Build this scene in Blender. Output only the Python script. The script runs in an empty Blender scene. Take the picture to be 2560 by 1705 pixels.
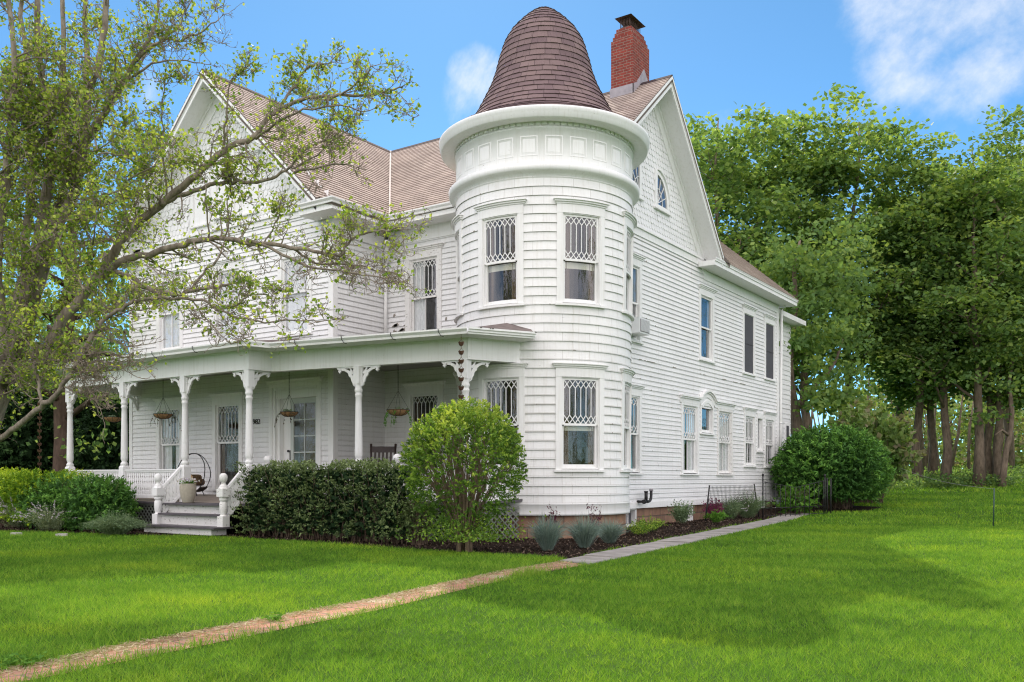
import bpy, math, random
import numpy as np
from mathutils import Vector, Matrix

random.seed(7)
RNG = np.random.default_rng(11)
R = math.radians
SC = bpy.context.scene
COL = SC.collection

# ------------------------------------------------------------------ camera
FPX, HOR, EYE, YAW = 2272.0, 1195.0, 1.285, 0.60169
SN, CS = math.sin(YAW), math.cos(YAW)
cam_d = bpy.data.cameras.new('camera')
cam = bpy.data.objects.new('camera', cam_d)
COL.objects.link(cam)
cam.location = (0, 0, EYE)
cam.rotation_euler = (R(90), 0, YAW)
cam_d.sensor_width = 36
cam_d.lens = 36 * FPX / 2560
cam_d.shift_y = (HOR - 852.5) / 2560
cam_d.clip_start = 0.1
cam_d.clip_end = 2000
SC.camera = cam

# ------------------------------------------------------------------ sun, sky, exposure
SUN_DIR = Vector((-0.74, 0.90, 1.0)).normalized()
sun_d = bpy.data.lights.new('sun', 'SUN')
sun_d.energy = 2.15
sun_d.angle = R(0.53)
sun_d.color = (1.0, 0.93, 0.80)
sun = bpy.data.objects.new('sun', sun_d)
COL.objects.link(sun)
sun.rotation_euler = (-SUN_DIR).to_track_quat('-Z', 'Y').to_euler()
sun.location = (-40, 45, 60)

world = bpy.data.worlds.new('World')
SC.world = world
world.use_nodes = True
wt = world.node_tree
for n in list(wt.nodes):
    wt.nodes.remove(n)
w_out = wt.nodes.new('ShaderNodeOutputWorld')
w_bg = wt.nodes.new('ShaderNodeBackground')
w_bg.inputs['Strength'].default_value = 0.10
sky = wt.nodes.new('ShaderNodeTexSky')
sky.sky_type = 'NISHITA'
sky.sun_disc = False
sky.sun_elevation = math.asin(SUN_DIR.z)
sky.sun_rotation = math.atan2(SUN_DIR.x, SUN_DIR.y)
sky.air_density = 0.55
sky.dust_density = 0.06
sky.ozone_density = 8.0
SC.view_settings.view_transform = 'Standard'
SC.view_settings.look = 'None'
SC.view_settings.exposure = 1.24
SC.view_settings.gamma = 1.0
SC.render.engine = 'CYCLES'
SC.cycles.use_denoising = True
SC.cycles.denoiser = 'OPENIMAGEDENOISE'
SC.cycles.denoising_prefilter = 'NONE'
SC.cycles.denoising_input_passes = 'RGB_ALBEDO_NORMAL'
SC.cycles.filter_width = 1.15
SC.cycles.max_bounces = 8
SC.cycles.diffuse_bounces = 5
SC.cycles.glossy_bounces = 3
SC.cycles.transparent_max_bounces = 12
SC.cycles.caustics_reflective = False
SC.cycles.caustics_refractive = False
SC.cycles.sample_clamp_indirect = 6.0


def pix_dir(px, py):
    u = (px - 1280) / FPX
    return Vector((-SN + CS * u, CS + SN * u, (HOR - py) / FPX))


def at(px, py, d):
    """a point of the place seen at photo position px,py, d metres ahead"""
    v = pix_dir(px, py) * d
    return Vector((v.x, v.y, v.z + EYE))


# clouds: soft banks of noise around chosen sky directions
def wn(kind, **kw):
    n = wt.nodes.new(kind)
    for k, v in kw.items():
        setattr(n, k, v)
    return n


tc = wn('ShaderNodeTexCoord')
w_noise = wn('ShaderNodeTexNoise')
w_noise.inputs['Scale'].default_value = 9.0
w_noise.inputs['Detail'].default_value = 7.0
w_noise.inputs['Roughness'].default_value = 0.60
w_map = wn('ShaderNodeMapping')
w_map.inputs['Rotation'].default_value = (0.4, 0.7, 0.2)
w_map.inputs['Scale'].default_value = (1.0, 1.9, 0.9)
wt.links.new(tc.outputs['Generated'], w_map.inputs['Vector'])
wt.links.new(w_map.outputs['Vector'], w_noise.inputs['Vector'])


def cloud_mask(prev, px, py, rad, amt):
    d = pix_dir(px, py).normalized()
    dot = wn('ShaderNodeVectorMath', operation='DOT_PRODUCT')
    nrm = wn('ShaderNodeVectorMath', operation='NORMALIZE')
    wt.links.new(tc.outputs['Generated'], nrm.inputs[0])
    wt.links.new(nrm.outputs[0], dot.inputs[0])
    dot.inputs[1].default_value = d
    mr = wn('ShaderNodeMapRange', interpolation_type='SMOOTHSTEP')
    mr.inputs['From Min'].default_value = math.cos(rad)
    mr.inputs['From Max'].default_value = 1.0
    mr.inputs['To Max'].default_value = amt
    wt.links.new(dot.outputs['Value'], mr.inputs['Value'])
    if prev is None:
        return mr.outputs[0]
    a = wn('ShaderNodeMath', operation='MAXIMUM')
    wt.links.new(prev, a.inputs[0])
    wt.links.new(mr.outputs[0], a.inputs[1])
    return a.outputs[0]


cm = None
for px, py, rad, amt in ((1170, 235, .050, .66), (1185, 180, .046, .74), (1155, 285, .030, .60),
                         (2330, 60, .12, .80), (2420, 20, .12, .82), (2250, 130, .08, .74), (2250, 190, .05, .62), (2420, 150, .07, .6), (2520, 130, .09, .7),
                         (2530, 190, .07, .62), (2560, 60, .12, .7), (2160, 250, .06, .42), (330, 200, .05, .5),
                         (370, 215, .03, .5), (1790, 300, .04, .35), (2350, 270, .05, .4), (2900, 200, .2, .7), (-500, 300, .2, .6)):
    cm = cloud_mask(cm, px, py, rad, amt)
w_add = wn('ShaderNodeMath', operation='MULTIPLY_ADD')
w_add.inputs[1].default_value = 1.45
wt.links.new(w_noise.outputs['Fac'], w_add.inputs[0])
w_sub = wn('ShaderNodeMath', operation='ADD')
w_sub.inputs[1].default_value = -1.13
wt.links.new(cm, w_sub.inputs[0])
wt.links.new(w_sub.outputs[0], w_add.inputs[2])
w_den = wn('ShaderNodeMapRange', interpolation_type='SMOOTHSTEP')
w_den.inputs['From Min'].default_value = 0.0
w_den.inputs['From Max'].default_value = 0.66
wt.links.new(w_add.outputs[0], w_den.inputs['Value'])
w_mul = wn('ShaderNodeMath', operation='MULTIPLY')
w_gate = wn('ShaderNodeMapRange')
w_gate.inputs['From Min'].default_value = 0.0
w_gate.inputs['From Max'].default_value = 0.3
wt.links.new(cm, w_gate.inputs['Value'])
wt.links.new(w_den.outputs[0], w_mul.inputs[0])
wt.links.new(w_gate.outputs[0], w_mul.inputs[1])
w_mix = wn('ShaderNodeMixRGB')
w_mix.inputs['Color2'].default_value = (4.6, 4.65, 4.75, 1)
wt.links.new(w_mul.outputs[0], w_mix.inputs['Fac'])
w_tint = wn('ShaderNodeMixRGB', blend_type='MULTIPLY')
w_tint.inputs['Fac'].default_value = 1.0
w_tint.inputs['Color2'].default_value = (.86, 1.08, .90, 1)
wt.links.new(sky.outputs[0], w_tint.inputs['Color1'])
wt.links.new(w_tint.outputs[0], w_mix.inputs['Color1'])
# added fill light: bright unseen clouds behind and overhead that lift the shaded walls
fill_bank = None
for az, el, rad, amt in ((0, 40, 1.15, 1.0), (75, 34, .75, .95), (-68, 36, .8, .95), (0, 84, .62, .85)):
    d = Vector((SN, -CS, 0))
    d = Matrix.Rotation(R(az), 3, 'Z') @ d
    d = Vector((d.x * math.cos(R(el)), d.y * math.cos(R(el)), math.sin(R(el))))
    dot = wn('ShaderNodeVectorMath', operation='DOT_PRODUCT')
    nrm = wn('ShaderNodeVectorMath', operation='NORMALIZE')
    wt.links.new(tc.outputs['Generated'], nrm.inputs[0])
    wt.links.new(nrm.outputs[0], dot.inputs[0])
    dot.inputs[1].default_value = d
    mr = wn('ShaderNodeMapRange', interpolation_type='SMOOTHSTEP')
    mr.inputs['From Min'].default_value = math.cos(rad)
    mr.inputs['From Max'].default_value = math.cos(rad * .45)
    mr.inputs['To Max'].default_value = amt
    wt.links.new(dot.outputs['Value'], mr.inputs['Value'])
    if fill_bank is None:
        fill_bank = mr.outputs[0]
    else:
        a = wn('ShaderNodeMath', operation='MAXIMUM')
        wt.links.new(fill_bank, a.inputs[0])
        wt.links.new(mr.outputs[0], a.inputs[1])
        fill_bank = a.outputs[0]
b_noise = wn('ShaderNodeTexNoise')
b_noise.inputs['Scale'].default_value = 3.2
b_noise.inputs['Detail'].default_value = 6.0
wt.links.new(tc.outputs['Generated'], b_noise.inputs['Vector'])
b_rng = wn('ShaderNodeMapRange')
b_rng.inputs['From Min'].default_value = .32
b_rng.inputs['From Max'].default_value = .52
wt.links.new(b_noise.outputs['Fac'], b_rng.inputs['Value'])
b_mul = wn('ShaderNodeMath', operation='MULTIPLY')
wt.links.new(fill_bank, b_mul.inputs[0])
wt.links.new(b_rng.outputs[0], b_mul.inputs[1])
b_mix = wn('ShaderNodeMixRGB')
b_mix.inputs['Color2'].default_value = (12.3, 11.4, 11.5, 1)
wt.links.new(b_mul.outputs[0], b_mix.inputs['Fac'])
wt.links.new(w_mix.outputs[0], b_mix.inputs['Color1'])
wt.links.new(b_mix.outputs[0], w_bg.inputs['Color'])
wt.links.new(w_bg.outputs[0], w_out.inputs['Surface'])

# ------------------------------------------------------------------ materials


class NT:
    """small helper round one material's node tree"""

    def __init__(s, name):
        s.mat = bpy.data.materials.new(name)
        s.mat.use_nodes = True
        s.t = s.mat.node_tree
        for n in list(s.t.nodes):
            s.t.nodes.remove(n)
        s.out = s.n('ShaderNodeOutputMaterial')

    def n(s, kind, **kw):
        nd = s.t.nodes.new(kind)
        for k, v in kw.items():
            if k in nd.inputs:
                nd.inputs[k].default_value = v
            else:
                setattr(nd, k, v)
        return nd

    def l(s, a, b):
        s.t.links.new(a, b)

    def bsdf(s, rough=.6, spec=.4):
        b = s.n('ShaderNodeBsdfPrincipled')
        b.inputs['Roughness'].default_value = rough
        b.inputs['Specular IOR Level'].default_value = spec
        s.l(b.outputs[0], s.out.inputs['Surface'])
        return b

    def ramp(s, fac, stops):
        r = s.n('ShaderNodeValToRGB')
        e = r.color_ramp.elements
        while len(e) < len(stops):
            e.new(.5)
        for i, (p, c) in enumerate(stops):
            e[i].position = p
            e[i].color = (*c, 1)
        s.l(fac, r.inputs[0])
        return r.outputs[0]

    def noise(s, scale, vec=None, detail=4, rough=.55):
        n = s.n('ShaderNodeTexNoise')
        n.inputs['Scale'].default_value = scale
        n.inputs['Detail'].default_value = detail
        n.inputs['Roughness'].default_value = rough
        s.l(vec if vec is not None else s.obj(), n.inputs['Vector'])
        return n.outputs['Fac']

    def obj(s):
        g = s.n('ShaderNodeTexCoord')
        return g.outputs['Object']

    def uv(s):
        g = s.n('ShaderNodeTexCoord')
        return g.outputs['UV']

    def scaled(s, vec, sc):
        m = s.n('ShaderNodeMapping')
        m.inputs['Scale'].default_value = sc
        s.l(vec, m.inputs['Vector'])
        return m.outputs[0]

    def mix(s, fac, a, b, mode='MIX'):
        m = s.n('ShaderNodeMixRGB', blend_type=mode)
        for v, k in ((fac, 'Fac'), (a, 'Color1'), (b, 'Color2')):
            if isinstance(v, (int, float)):
                m.inputs[k].default_value = v
            elif isinstance(v, tuple):
                m.inputs[k].default_value = (*v, 1)
            else:
                s.l(v, m.inputs[k])
        return m.outputs[0]

    def bump(s, b, h, strength=.3, dist=.02):
        bp = s.n('ShaderNodeBump')
        bp.inputs['Strength'].default_value = strength
        bp.inputs['Distance'].default_value = dist
        s.l(h, bp.inputs['Height'])
        s.l(bp.outputs[0], b.inputs['Normal'])


def m_plain(name, col, rough=.6, var=.12, scale=6, spec=.4, metal=0, bump=.1):
    t = NT(name)
    b = t.bsdf(rough, spec)
    b.inputs['Metallic'].default_value = metal
    f = t.noise(scale)
    c = t.ramp(f, [(.25, tuple(x * (1 - var) for x in col)), (.75, tuple(min(1, x * (1 + var)) for x in col))])
    t.l(c, b.inputs['Base Color'])
    if bump:
        t.bump(b, t.noise(scale * 6), bump, .01)
    return t.mat


def m_paint(name, col=(.83, .825, .825), wear=.55, joints=0.0, jl=1.6, row=.13):
    """old white oil paint on wood: dirt streaks, small chips; joints = butt joints between boards"""
    t = NT(name)
    b = t.bsdf(.55, .35)
    o = t.obj()
    big = t.noise(.9, o, 4)
    c = t.ramp(big, [(.3, tuple(x * .93 for x in col)), (.7, col)])
    streak = t.noise(2.0, t.scaled(o, (9, 9, .5)), 5, .6)
    c = t.mix(t.ramp(streak, [(.5, (0, 0, 0)), (.8, (.5, .5, .5))]), c, (.62, .60, .54))
    chip = t.noise(9, t.scaled(o, (1.0, 1.0, 3.0)), 9, .72)
    lo = .69 - .065 * wear
    c = t.mix(t.ramp(chip, [(lo, (0, 0, 0)), (lo + .025, (.8, .8, .8))]), c, (.30, .27, .24))
    if joints:
        br = t.n('ShaderNodeTexBrick')
        br.offset = .37
        br.inputs['Scale'].default_value = 1
        br.inputs['Brick Width'].default_value = jl
        br.inputs['Row Height'].default_value = row
        br.inputs['Mortar Size'].default_value = .0035
        br.inputs['Mortar Smooth'].default_value = .1
        br.inputs['Color1'].default_value = (1, 1, 1, 1)
        br.inputs['Color2'].default_value = (.93, .93, .93, 1)
        br.inputs['Mortar'].default_value = (.55, .53, .50, 1)
        t.l(t.uv(), br.inputs['Vector'])
        c = t.mix(joints, c, br.outputs['Color'], 'MULTIPLY')
    t.l(c, b.inputs['Base Color'])
    t.bump(b, t.noise(30, t.scaled(o, (1, 1, 2.5)), 5), .12, .006)
    return t.mat


def m_shingle(name, a, bcol, width=.30, row=.14):
    t = NT(name)
    b = t.bsdf(.92, .15)
    br = t.n('ShaderNodeTexBrick')
    br.offset = .43
    br.inputs['Scale'].default_value = 1
    br.inputs['Brick Width'].default_value = width
    br.inputs['Row Height'].default_value = row
    br.inputs['Mortar Size'].default_value = .005
    br.inputs['Bias'].default_value = -.1
    br.inputs['Color1'].default_value = (*a, 1)
    br.inputs['Color2'].default_value = (*bcol, 1)
    br.inputs['Mortar'].default_value = (a[0] * .35, a[1] * .35, a[2] * .35, 1)
    t.l(t.uv(), br.inputs['Vector'])
    o = t.obj()
    g = t.noise(1.3, o, 4)
    c = t.mix(.8, br.outputs['Color'], t.ramp(g, [(.3, (.78, .76, .74)), (.7, (1.1, 1.08, 1.05))]), 'MULTIPLY')
    gr = t.noise(160, o, 2)
    c = t.mix(.6, c, t.ramp(gr, [(.3, (.7, .7, .7)), (.7, (1.25, 1.25, 1.25))]), 'MULTIPLY')
    t.l(c, b.inputs['Base Color'])
    t.bump(b, gr, .3, .004)
    return t.mat


def m_blocks(name, a, bcol, mortar, w, h, ms=.012, bump=.6, rough=.9, uv=True, wear=.5):
    t = NT(name)
    b = t.bsdf(rough, .2)
    br = t.n('ShaderNodeTexBrick')
    br.inputs['Scale'].default_value = 1
    br.inputs['Brick Width'].default_value = w
    br.inputs['Row Height'].default_value = h
    br.inputs['Mortar Size'].default_value = ms
    br.inputs['Mortar Smooth'].default_value = .3
    br.inputs['Color1'].default_value = (*a, 1)
    br.inputs['Color2'].default_value = (*bcol, 1)
    br.inputs['Mortar'].default_value = (*mortar, 1)
    t.l(t.uv() if uv else t.obj(), br.inputs['Vector'])
    o = t.obj()
    n1 = t.noise(5, o, 6)
    c = t.mix(wear, br.outputs['Color'], t.ramp(n1, [(.3, (.6, .6, .62)), (.7, (1.3, 1.25, 1.2))]), 'MULTIPLY')
    t.l(c, b.inputs['Base Color'])
    inv = t.mix(.5, br.outputs['Fac'], n1, 'SUBTRACT')
    m = t.n('ShaderNodeMath', operation='MULTIPLY')
    m.inputs[1].default_value = -1
    t.l(inv, m.inputs[0])
    t.bump(b, m.outputs[0], bump, .03)
    return t.mat


def m_leaf(name, cols, trans=.4, spec=.25, patch=None):
    """leaf: colours picked by the per-leaf value 'rnd', part of the light goes through"""
    t = NT(name)
    a = t.n('ShaderNodeAttribute', attribute_name='rnd')
    k = len(cols)
    c = t.ramp(a.outputs['Fac'], [((i + .5) / k, col) for i, col in enumerate(cols)])
    if patch:
        g = t.noise(patch, t.obj(), 3)
        c = t.mix(.9, c, t.ramp(g, [(.3, (.70, .74, .80)), (.5, (1, 1, 1)), (.68, (1.45, 1.2, 1.0))]), 'MULTIPLY')
    d = t.n('ShaderNodeBsdfPrincipled')
    d.inputs['Roughness'].default_value = .55
    d.inputs['Specular IOR Level'].default_value = spec * .4
    tr = t.n('ShaderNodeBsdfTranslucent')
    tc2 = t.mix(1.0, c, (1.15, 1.08, .52), 'MULTIPLY')
    t.l(c, d.inputs['Base Color'])
    t.l(tc2, tr.inputs['Color'])
    mx = t.n('ShaderNodeMixShader')
    mx.inputs[0].default_value = trans
    t.l(d.outputs[0], mx.inputs[1])
    t.l(tr.outputs[0], mx.inputs[2])
    t.l(mx.outputs[0], t.out.inputs['Surface'])
    return t.mat


def m_bark(name, a, bcol, scale=9):
    t = NT(name)
    b = t.bsdf(.95, .1)
    v = t.scaled(t.obj(), (1, 1, .35))
    f = t.noise(scale, v, 7, .65)
    c = t.ramp(f, [(.3, a), (.68, bcol)])
    t.l(c, b.inputs['Base Color'])
    t.bump(b, f, .8, .02)
    return t.mat


def m_glass(name):
    t = NT(name)
    tr = t.n('ShaderNodeBsdfTransparent')
    tr.inputs['Color'].default_value = (.92, .94, .93, 1)
    g = t.n('ShaderNodeBsdfGlossy')
    g.inputs['Roughness'].default_value = .015
    g.inputs['Color'].default_value = (.95, .97, 1, 1)
    # old drawn glass: long vertical ripples
    bp = t.n('ShaderNodeBump')
    bp.inputs['Strength'].default_value = .10
    bp.inputs['Distance'].default_value = .02
    f = t.noise(9, t.scaled(t.obj(), (1, 1, .3)), 3)
    t.l(f, bp.inputs['Height'])
    t.l(bp.outputs[0], g.inputs['Normal'])
    lw = t.n('ShaderNodeLayerWeight')
    lw.inputs['Blend'].default_value = .5
    pw = t.n('ShaderNodeMath', operation='POWER')
    pw.inputs[1].default_value = 3.2
    t.l(lw.outputs['Facing'], pw.inputs[0])
    fr = t.n('ShaderNodeMath', operation='MULTIPLY_ADD')
    fr.inputs[1].default_value = .85
    fr.inputs[2].default_value = .085
    t.l(pw.outputs[0], fr.inputs[0])
    mx = t.n('ShaderNodeMixShader')
    t.l(fr.outputs[0], mx.inputs[0])
    t.l(tr.outputs[0], mx.inputs[1])
    t.l(g.outputs[0], mx.inputs[2])
    t.l(mx.outputs[0], t.out.inputs['Surface'])
    return t.mat


M = {}
M['paint'] = m_paint('white_paint', wear=.35)
M['siding'] = m_paint('white_siding', (.83, .83, .83), .8, .8, 2.4, .13)
M['shake'] = m_paint('white_shakes', (.83, .83, .82), .45, .9, .62, .19)
M['scallop'] = m_paint('white_scallop', (.82, .82, .82), .4)
M['trim'] = m_paint('white_trim', (.84, .84, .83), .5)
M['oldtrim'] = m_paint('worn_trim', (.80, .79, .77), 1.6)
M['roof'] = m_shingle('asphalt_shingle', (.46, .39, .345), (.365, .30, .27), .33, .145)
M['dome'] = m_shingle('dome_shingle', (.168, .120, .128), (.235, .172, .168), .34, .15)
M['porchroof'] = m_plain('porch_roof_felt', (.16, .13, .12), .9, .3, 5)
M['brick'] = m_blocks('chimney_brick', (.25, .052, .038), (.17, .042, .034), (.25, .17, .14), .21, .075, .009, .5, .9)
M['stone'] = m_blocks('foundation_stone', (.33, .20, .135), (.25, .155, .11), (.17, .125, .10), .52, .30, .014, .7)
M['lead'] = m_plain('lead_flashing', (.30, .28, .30), .6, .2, 7)
M['rust'] = m_plain('rusty_iron', (.09, .055, .045), .8, .4, 20)
M['iron'] = m_plain('black_iron', (.018, .017, .018), .55, .2, 12)
M['glass'] = m_glass('old_window_glass')
M['dark'] = m_plain('room_shade_paint', (.045, .038, .032), .9, .5, 2, bump=0)  # dark tone painted in for the unlit interior
M['curtain'] = m_plain('lace_curtain', (.80, .80, .82), .9, .12, 14)
M['drape'] = m_plain('brown_drape', (.10, .065, .04), .9, .3, 8)
M['shade'] = m_plain('roller_shade', (.60, .57, .48), .8, .06, 4)
M['screen'] = m_plain('insect_screen', (.075, .075, .085), .8, .15, 40)
M['deck'] = m_plain('deck_boards', (.30, .25, .21), .7, .2, 5)
M['greypaint'] = m_plain('grey_floor_paint', (.095, .085, .095), .5, .25, 6)
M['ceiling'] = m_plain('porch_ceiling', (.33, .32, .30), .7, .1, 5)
M['lattice'] = m_plain('weathered_lattice', (.16, .17, .15), .85, .3, 9)
M['void'] = m_plain('under_porch_shade', (.03, .026, .022), 1, .4, 4)  # near-black colour standing in for the shade under the porch
M['copper'] = m_plain('old_copper', (.16, .085, .06), .55, .35, 25, .5, .6)
M['coco'] = m_plain('coco_liner', (.33, .19, .09), .95, .35, 30, bump=.5)
M['pot'] = m_plain('stone_planter', (.42, .38, .31), .85, .12, 20, bump=.3)
M['soil'] = m_plain('dark_soil', (.03, .022, .017), 1, .4, 12)
M['darkwood'] = m_plain('dark_stained_wood', (.028, .017, .015), .45, .3, 10)
M['log'] = m_bark('log_bark', (.10, .06, .04), (.26, .17, .10), 14)
M['logend'] = m_plain('cut_log_end', (.42, .29, .16), .9, .2, 25)
M['acplastic'] = m_plain('white_plastic', (.72, .73, .73), .5, .04, 4)
M['numeral'] = m_plain('black_numerals', (.02, .018, .016), .5, .1, 9)
M['doorgrey'] = m_plain('grey_green_storm_door', (.50, .53, .50), .5, .05, 5)
M['bark_pear'] = m_bark('pear_bark', (.12, .10, .08), (.33, .285, .23), 14)
M['bark_maple'] = m_bark('maple_bark', (.085, .066, .05), (.24, .185, .14), 7)
M['bark_red'] = m_bark('reddish_bark', (.06, .042, .034), (.14, .095, .075), 7)
M['twig'] = m_plain('shrub_twigs', (.12, .085, .06), .95, .3, 20)
M['pearleaf'] = m_leaf('pear_leaf', [(.12, .21, .042), (.215, .325, .058), (.32, .43, .08), (.44, .52, .12)], .5)
M['mapleleaf'] = m_leaf('maple_leaf', [(.115, .205, .075), (.15, .26, .088), (.20, .32, .10), (.31, .42, .12)], .56)
M['lightleaf'] = m_leaf('light_leaf', [(.12, .20, .06), (.17, .27, .08), (.24, .33, .11), (.26, .24, .15)], .45)
M['evergreen'] = m_leaf('evergreen_leaf', [(.022, .050, .020), (.034, .072, .026), (.05, .10, .034), (.075, .14, .045)], .12)
M['boxleaf'] = m_leaf('holly_leaf', [(.08, .12, .045), (.12, .172, .06), (.16, .225, .078), (.24, .31, .13)], .15, .5)
M['yew'] = m_leaf('yew_leaf', [(.045, .12, .028), (.075, .18, .038), (.11, .26, .048), (.18, .36, .065)], .25)
M['yewlight'] = m_leaf('golden_yew_leaf', [(.12, .24, .02), (.24, .38, .03), (.38, .52, .035), (.50, .60, .05)], .3)
M['privet'] = m_leaf('privet_leaf', [(.10, .20, .035), (.18, .32, .05), (.30, .45, .065), (.50, .60, .12)], .42, .4)
M['lavleaf'] = m_leaf('lavender_leaf', [(.12, .19, .10), (.17, .25, .13), (.22, .30, .16)], .25)
M['silver'] = m_leaf('silvery_leaf', [(.16, .22, .13), (.24, .30, .17), (.30, .36, .20)], .3)
M['catflower'] = m_leaf('catmint_flower', [(.42, .37, .48), (.55, .50, .58), (.62, .60, .62)], .3)
M['fescue'] = m_leaf('fescue_blade', [(.15, .22, .20), (.21, .29, .26), (.28, .36, .31)], .2)
M['purple'] = m_leaf('purple_leaf', [(.07, .015, .035), (.11, .025, .055), (.16, .05, .08)], .3)
M['magenta'] = m_leaf('magenta_leaf', [(.20, .04, .11), (.28, .07, .16), (.16, .05, .08)], .3)
M['white_petal'] = m_leaf('white_petals', [(.7, .68, .74), (.55, .5, .62), (.75, .74, .76)], .3)
M['fresh'] = m_leaf('fresh_leaf', [(.08, .20, .03), (.12, .27, .04), (.16, .33, .05)], .4)
M['dead'] = m_leaf('dry_trailer', [(.06, .05, .03), (.09, .08, .04), (.12, .14, .05)], .1)
M['grass'] = m_leaf('grass_blade', [(.092, .205, .024), (.135, .30, .03), (.19, .375, .038), (.31, .46, .065)], .38, .2, .55)
M['straw'] = m_leaf('dry_straw', [(.42, .35, .22), (.52, .45, .30), (.34, .27, .16)], .15)
M['chips'] = m_leaf('bark_chips', [(.02, .013, .010), (.045, .03, .022), (.085, .06, .045), (.15, .11, .08)], .05)

# ------------------------------------------------------------------ mesh builder


class MB:
    def __init__(s):
        s.v, s.f, s.m, s.uv, s.sm = [], [], [], [], []

    def face(s, pts, mi=0, uv=None, sm=False):
        i = len(s.v)
        s.v += [tuple(p) for p in pts]
        s.f.append(tuple(range(i, i + len(pts))))
        s.m.append(mi)
        s.uv.append(uv)
        s.sm.append(sm)

    def idx(s, ids, mi=0, sm=True, uv=None):
        s.f.append(tuple(ids))
        s.m.append(mi)
        s.uv.append(uv)
        s.sm.append(sm)

    def box(s, x0, x1, y0, y1, z0, z1, mi=0):
        mbox(s, lambda u, v, n: (u, n, v), x0, x1, z0, z1, y0, y1, mi=mi)

    def hexa(s, a, b, mi=0):
        """a, b: two matching rings of points, closed into a solid"""
        k = len(a)
        s.face(a, mi)
        s.face(list(reversed(b)), mi)
        for i in range(k):
            j = (i + 1) % k
            s.face([a[i], b[i], b[j], a[j]], mi)

    def tube(s, pts, radii, n=8, mi=0, caps=True, sm=True):
        pts = [Vector(p) for p in pts]
        if not isinstance(radii, (list, tuple)):
            radii = [radii] * len(pts)
        base = len(s.v)
        up = Vector((.31, .17, .93)).normalized()
        for i, p in enumerate(pts):
            t = (pts[min(i + 1, len(pts) - 1)] - pts[max(i - 1, 0)])
            if t.length < 1e-9:
                t = Vector((0, 0, 1))
            t.normalize()
            a = t.cross(up)
            if a.length < .05:
                a = t.cross(Vector((1, 0, 0)))
            a.normalize()
            b = t.cross(a)
            for k in range(n):
                w = 2 * math.pi * k / n
                s.v.append(tuple(p + (a * math.cos(w) + b * math.sin(w)) * radii[i]))
        for i in range(len(pts) - 1):
            for k in range(n):
                q = (k + 1) % n
                s.idx((base + i * n + k, base + i * n + q, base + (i + 1) * n + q, base + (i + 1) * n + k), mi, sm)
        if caps:
            s.idx(tuple(base + k for k in reversed(range(n))), mi, False)
            e = base + (len(pts) - 1) * n
            s.idx(tuple(e + k for k in range(n)), mi, False)

    def lathe(s, prof, cx, cy, n=24, mi=0, sm=True, a0=0, a1=2 * math.pi, zs=0):
        """prof: list of (radius, z)"""
        base = len(s.v)
        full = abs(a1 - a0 - 2 * math.pi) < 1e-6
        cols = n if full else n + 1
        for r, z in prof:
            for k in range(cols):
                w = a0 + (a1 - a0) * k / n
                s.v.append((cx + r * math.cos(w), cy + r * math.sin(w), z + zs))
        for i in range(len(prof) - 1):
            for k in range(n):
                q = (k + 1) % cols
                s.idx((base + i * cols + k, base + i * cols + q, base + (i + 1) * cols + q, base + (i + 1) * cols + k), mi, sm)

    def build(s, name, mats, parent=None, bevel=0):
        me = bpy.data.meshes.new(name)
        me.from_pydata(s.v, [], s.f)
        mats = mats if isinstance(mats, (list, tuple)) else [mats]
        for m in mats:
            me.materials.append(m)
        me.polygons.foreach_set('material_index', s.m)
        me.polygons.foreach_set('use_smooth', s.sm)
        if any(u is not None for u in s.uv):
            lay = me.uv_layers.new(name='uv')
            co = []
            for f, u in zip(s.f, s.uv):
                co += [c for p in (u if u is not None else [(0, 0)] * len(f)) for c in p]
            lay.data.foreach_set('uv', co)
        me.update()
        o = bpy.data.objects.new(name, me)
        COL.objects.link(o)
        if parent is not None:
            o.parent = parent
            o.matrix_parent_inverse = Matrix.Translation(-WLOC.get(parent.name, Vector((0, 0, 0))))
        return o


WLOC = {}


def empty(name, loc=(0, 0, 0)):
    o = bpy.data.objects.new(name, None)
    o.empty_display_size = .2
    o.location = loc
    COL.objects.link(o)
    WLOC[o.name] = Vector(loc)
    return o


def tag(o, label=None, cat=None, group=None, kind=None):
    for k, v in (('label', label), ('category', cat), ('group', group), ('kind', kind)):
        if v:
            o[k] = v
    return o


def mbox(mb, P, u0, u1, v0, v1, n0, n1, du=None, mi=0):
    k = 1 if not du else max(1, int(math.ceil((u1 - u0) / du)))
    for i in range(k):
        a, b = u0 + (u1 - u0) * i / k, u0 + (u1 - u0) * (i + 1) / k
        mb.face([P(a, v0, n1), P(b, v0, n1), P(b, v1, n1), P(a, v1, n1)], mi)
        mb.face([P(a, v1, n0), P(b, v1, n0), P(b, v0, n0), P(a, v0, n0)], mi)
        mb.face([P(a, v1, n1), P(b, v1, n1), P(b, v1, n0), P(a, v1, n0)], mi)
        mb.face([P(a, v0, n0), P(b, v0, n0), P(b, v0, n1), P(a, v0, n1)], mi)
    mb.face([P(u0, v0, n0), P(u0, v0, n1), P(u0, v1, n1), P(u0, v1, n0)], mi)
    mb.face([P(u1, v0, n1), P(u1, v0, n0), P(u1, v1, n0), P(u1, v1, n1)], mi)


def sheet(mb, P, u0, u1, v0, v1, n, du=None, mi=0):
    k = 1 if not du else max(1, int(math.ceil((u1 - u0) / du)))
    for i in range(k):
        a, b = u0 + (u1 - u0) * i / k, u0 + (u1 - u0) * (i + 1) / k
        mb.face([P(a, v0, n), P(b, v0, n), P(b, v1, n), P(a, v1, n)], mi)


def mpoly(mb, P, pts, n0, n1, mi=0):
    mb.hexa([P(u, v, n1) for u, v in pts], [P(u, v, n0) for u, v in pts], mi)


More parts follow.
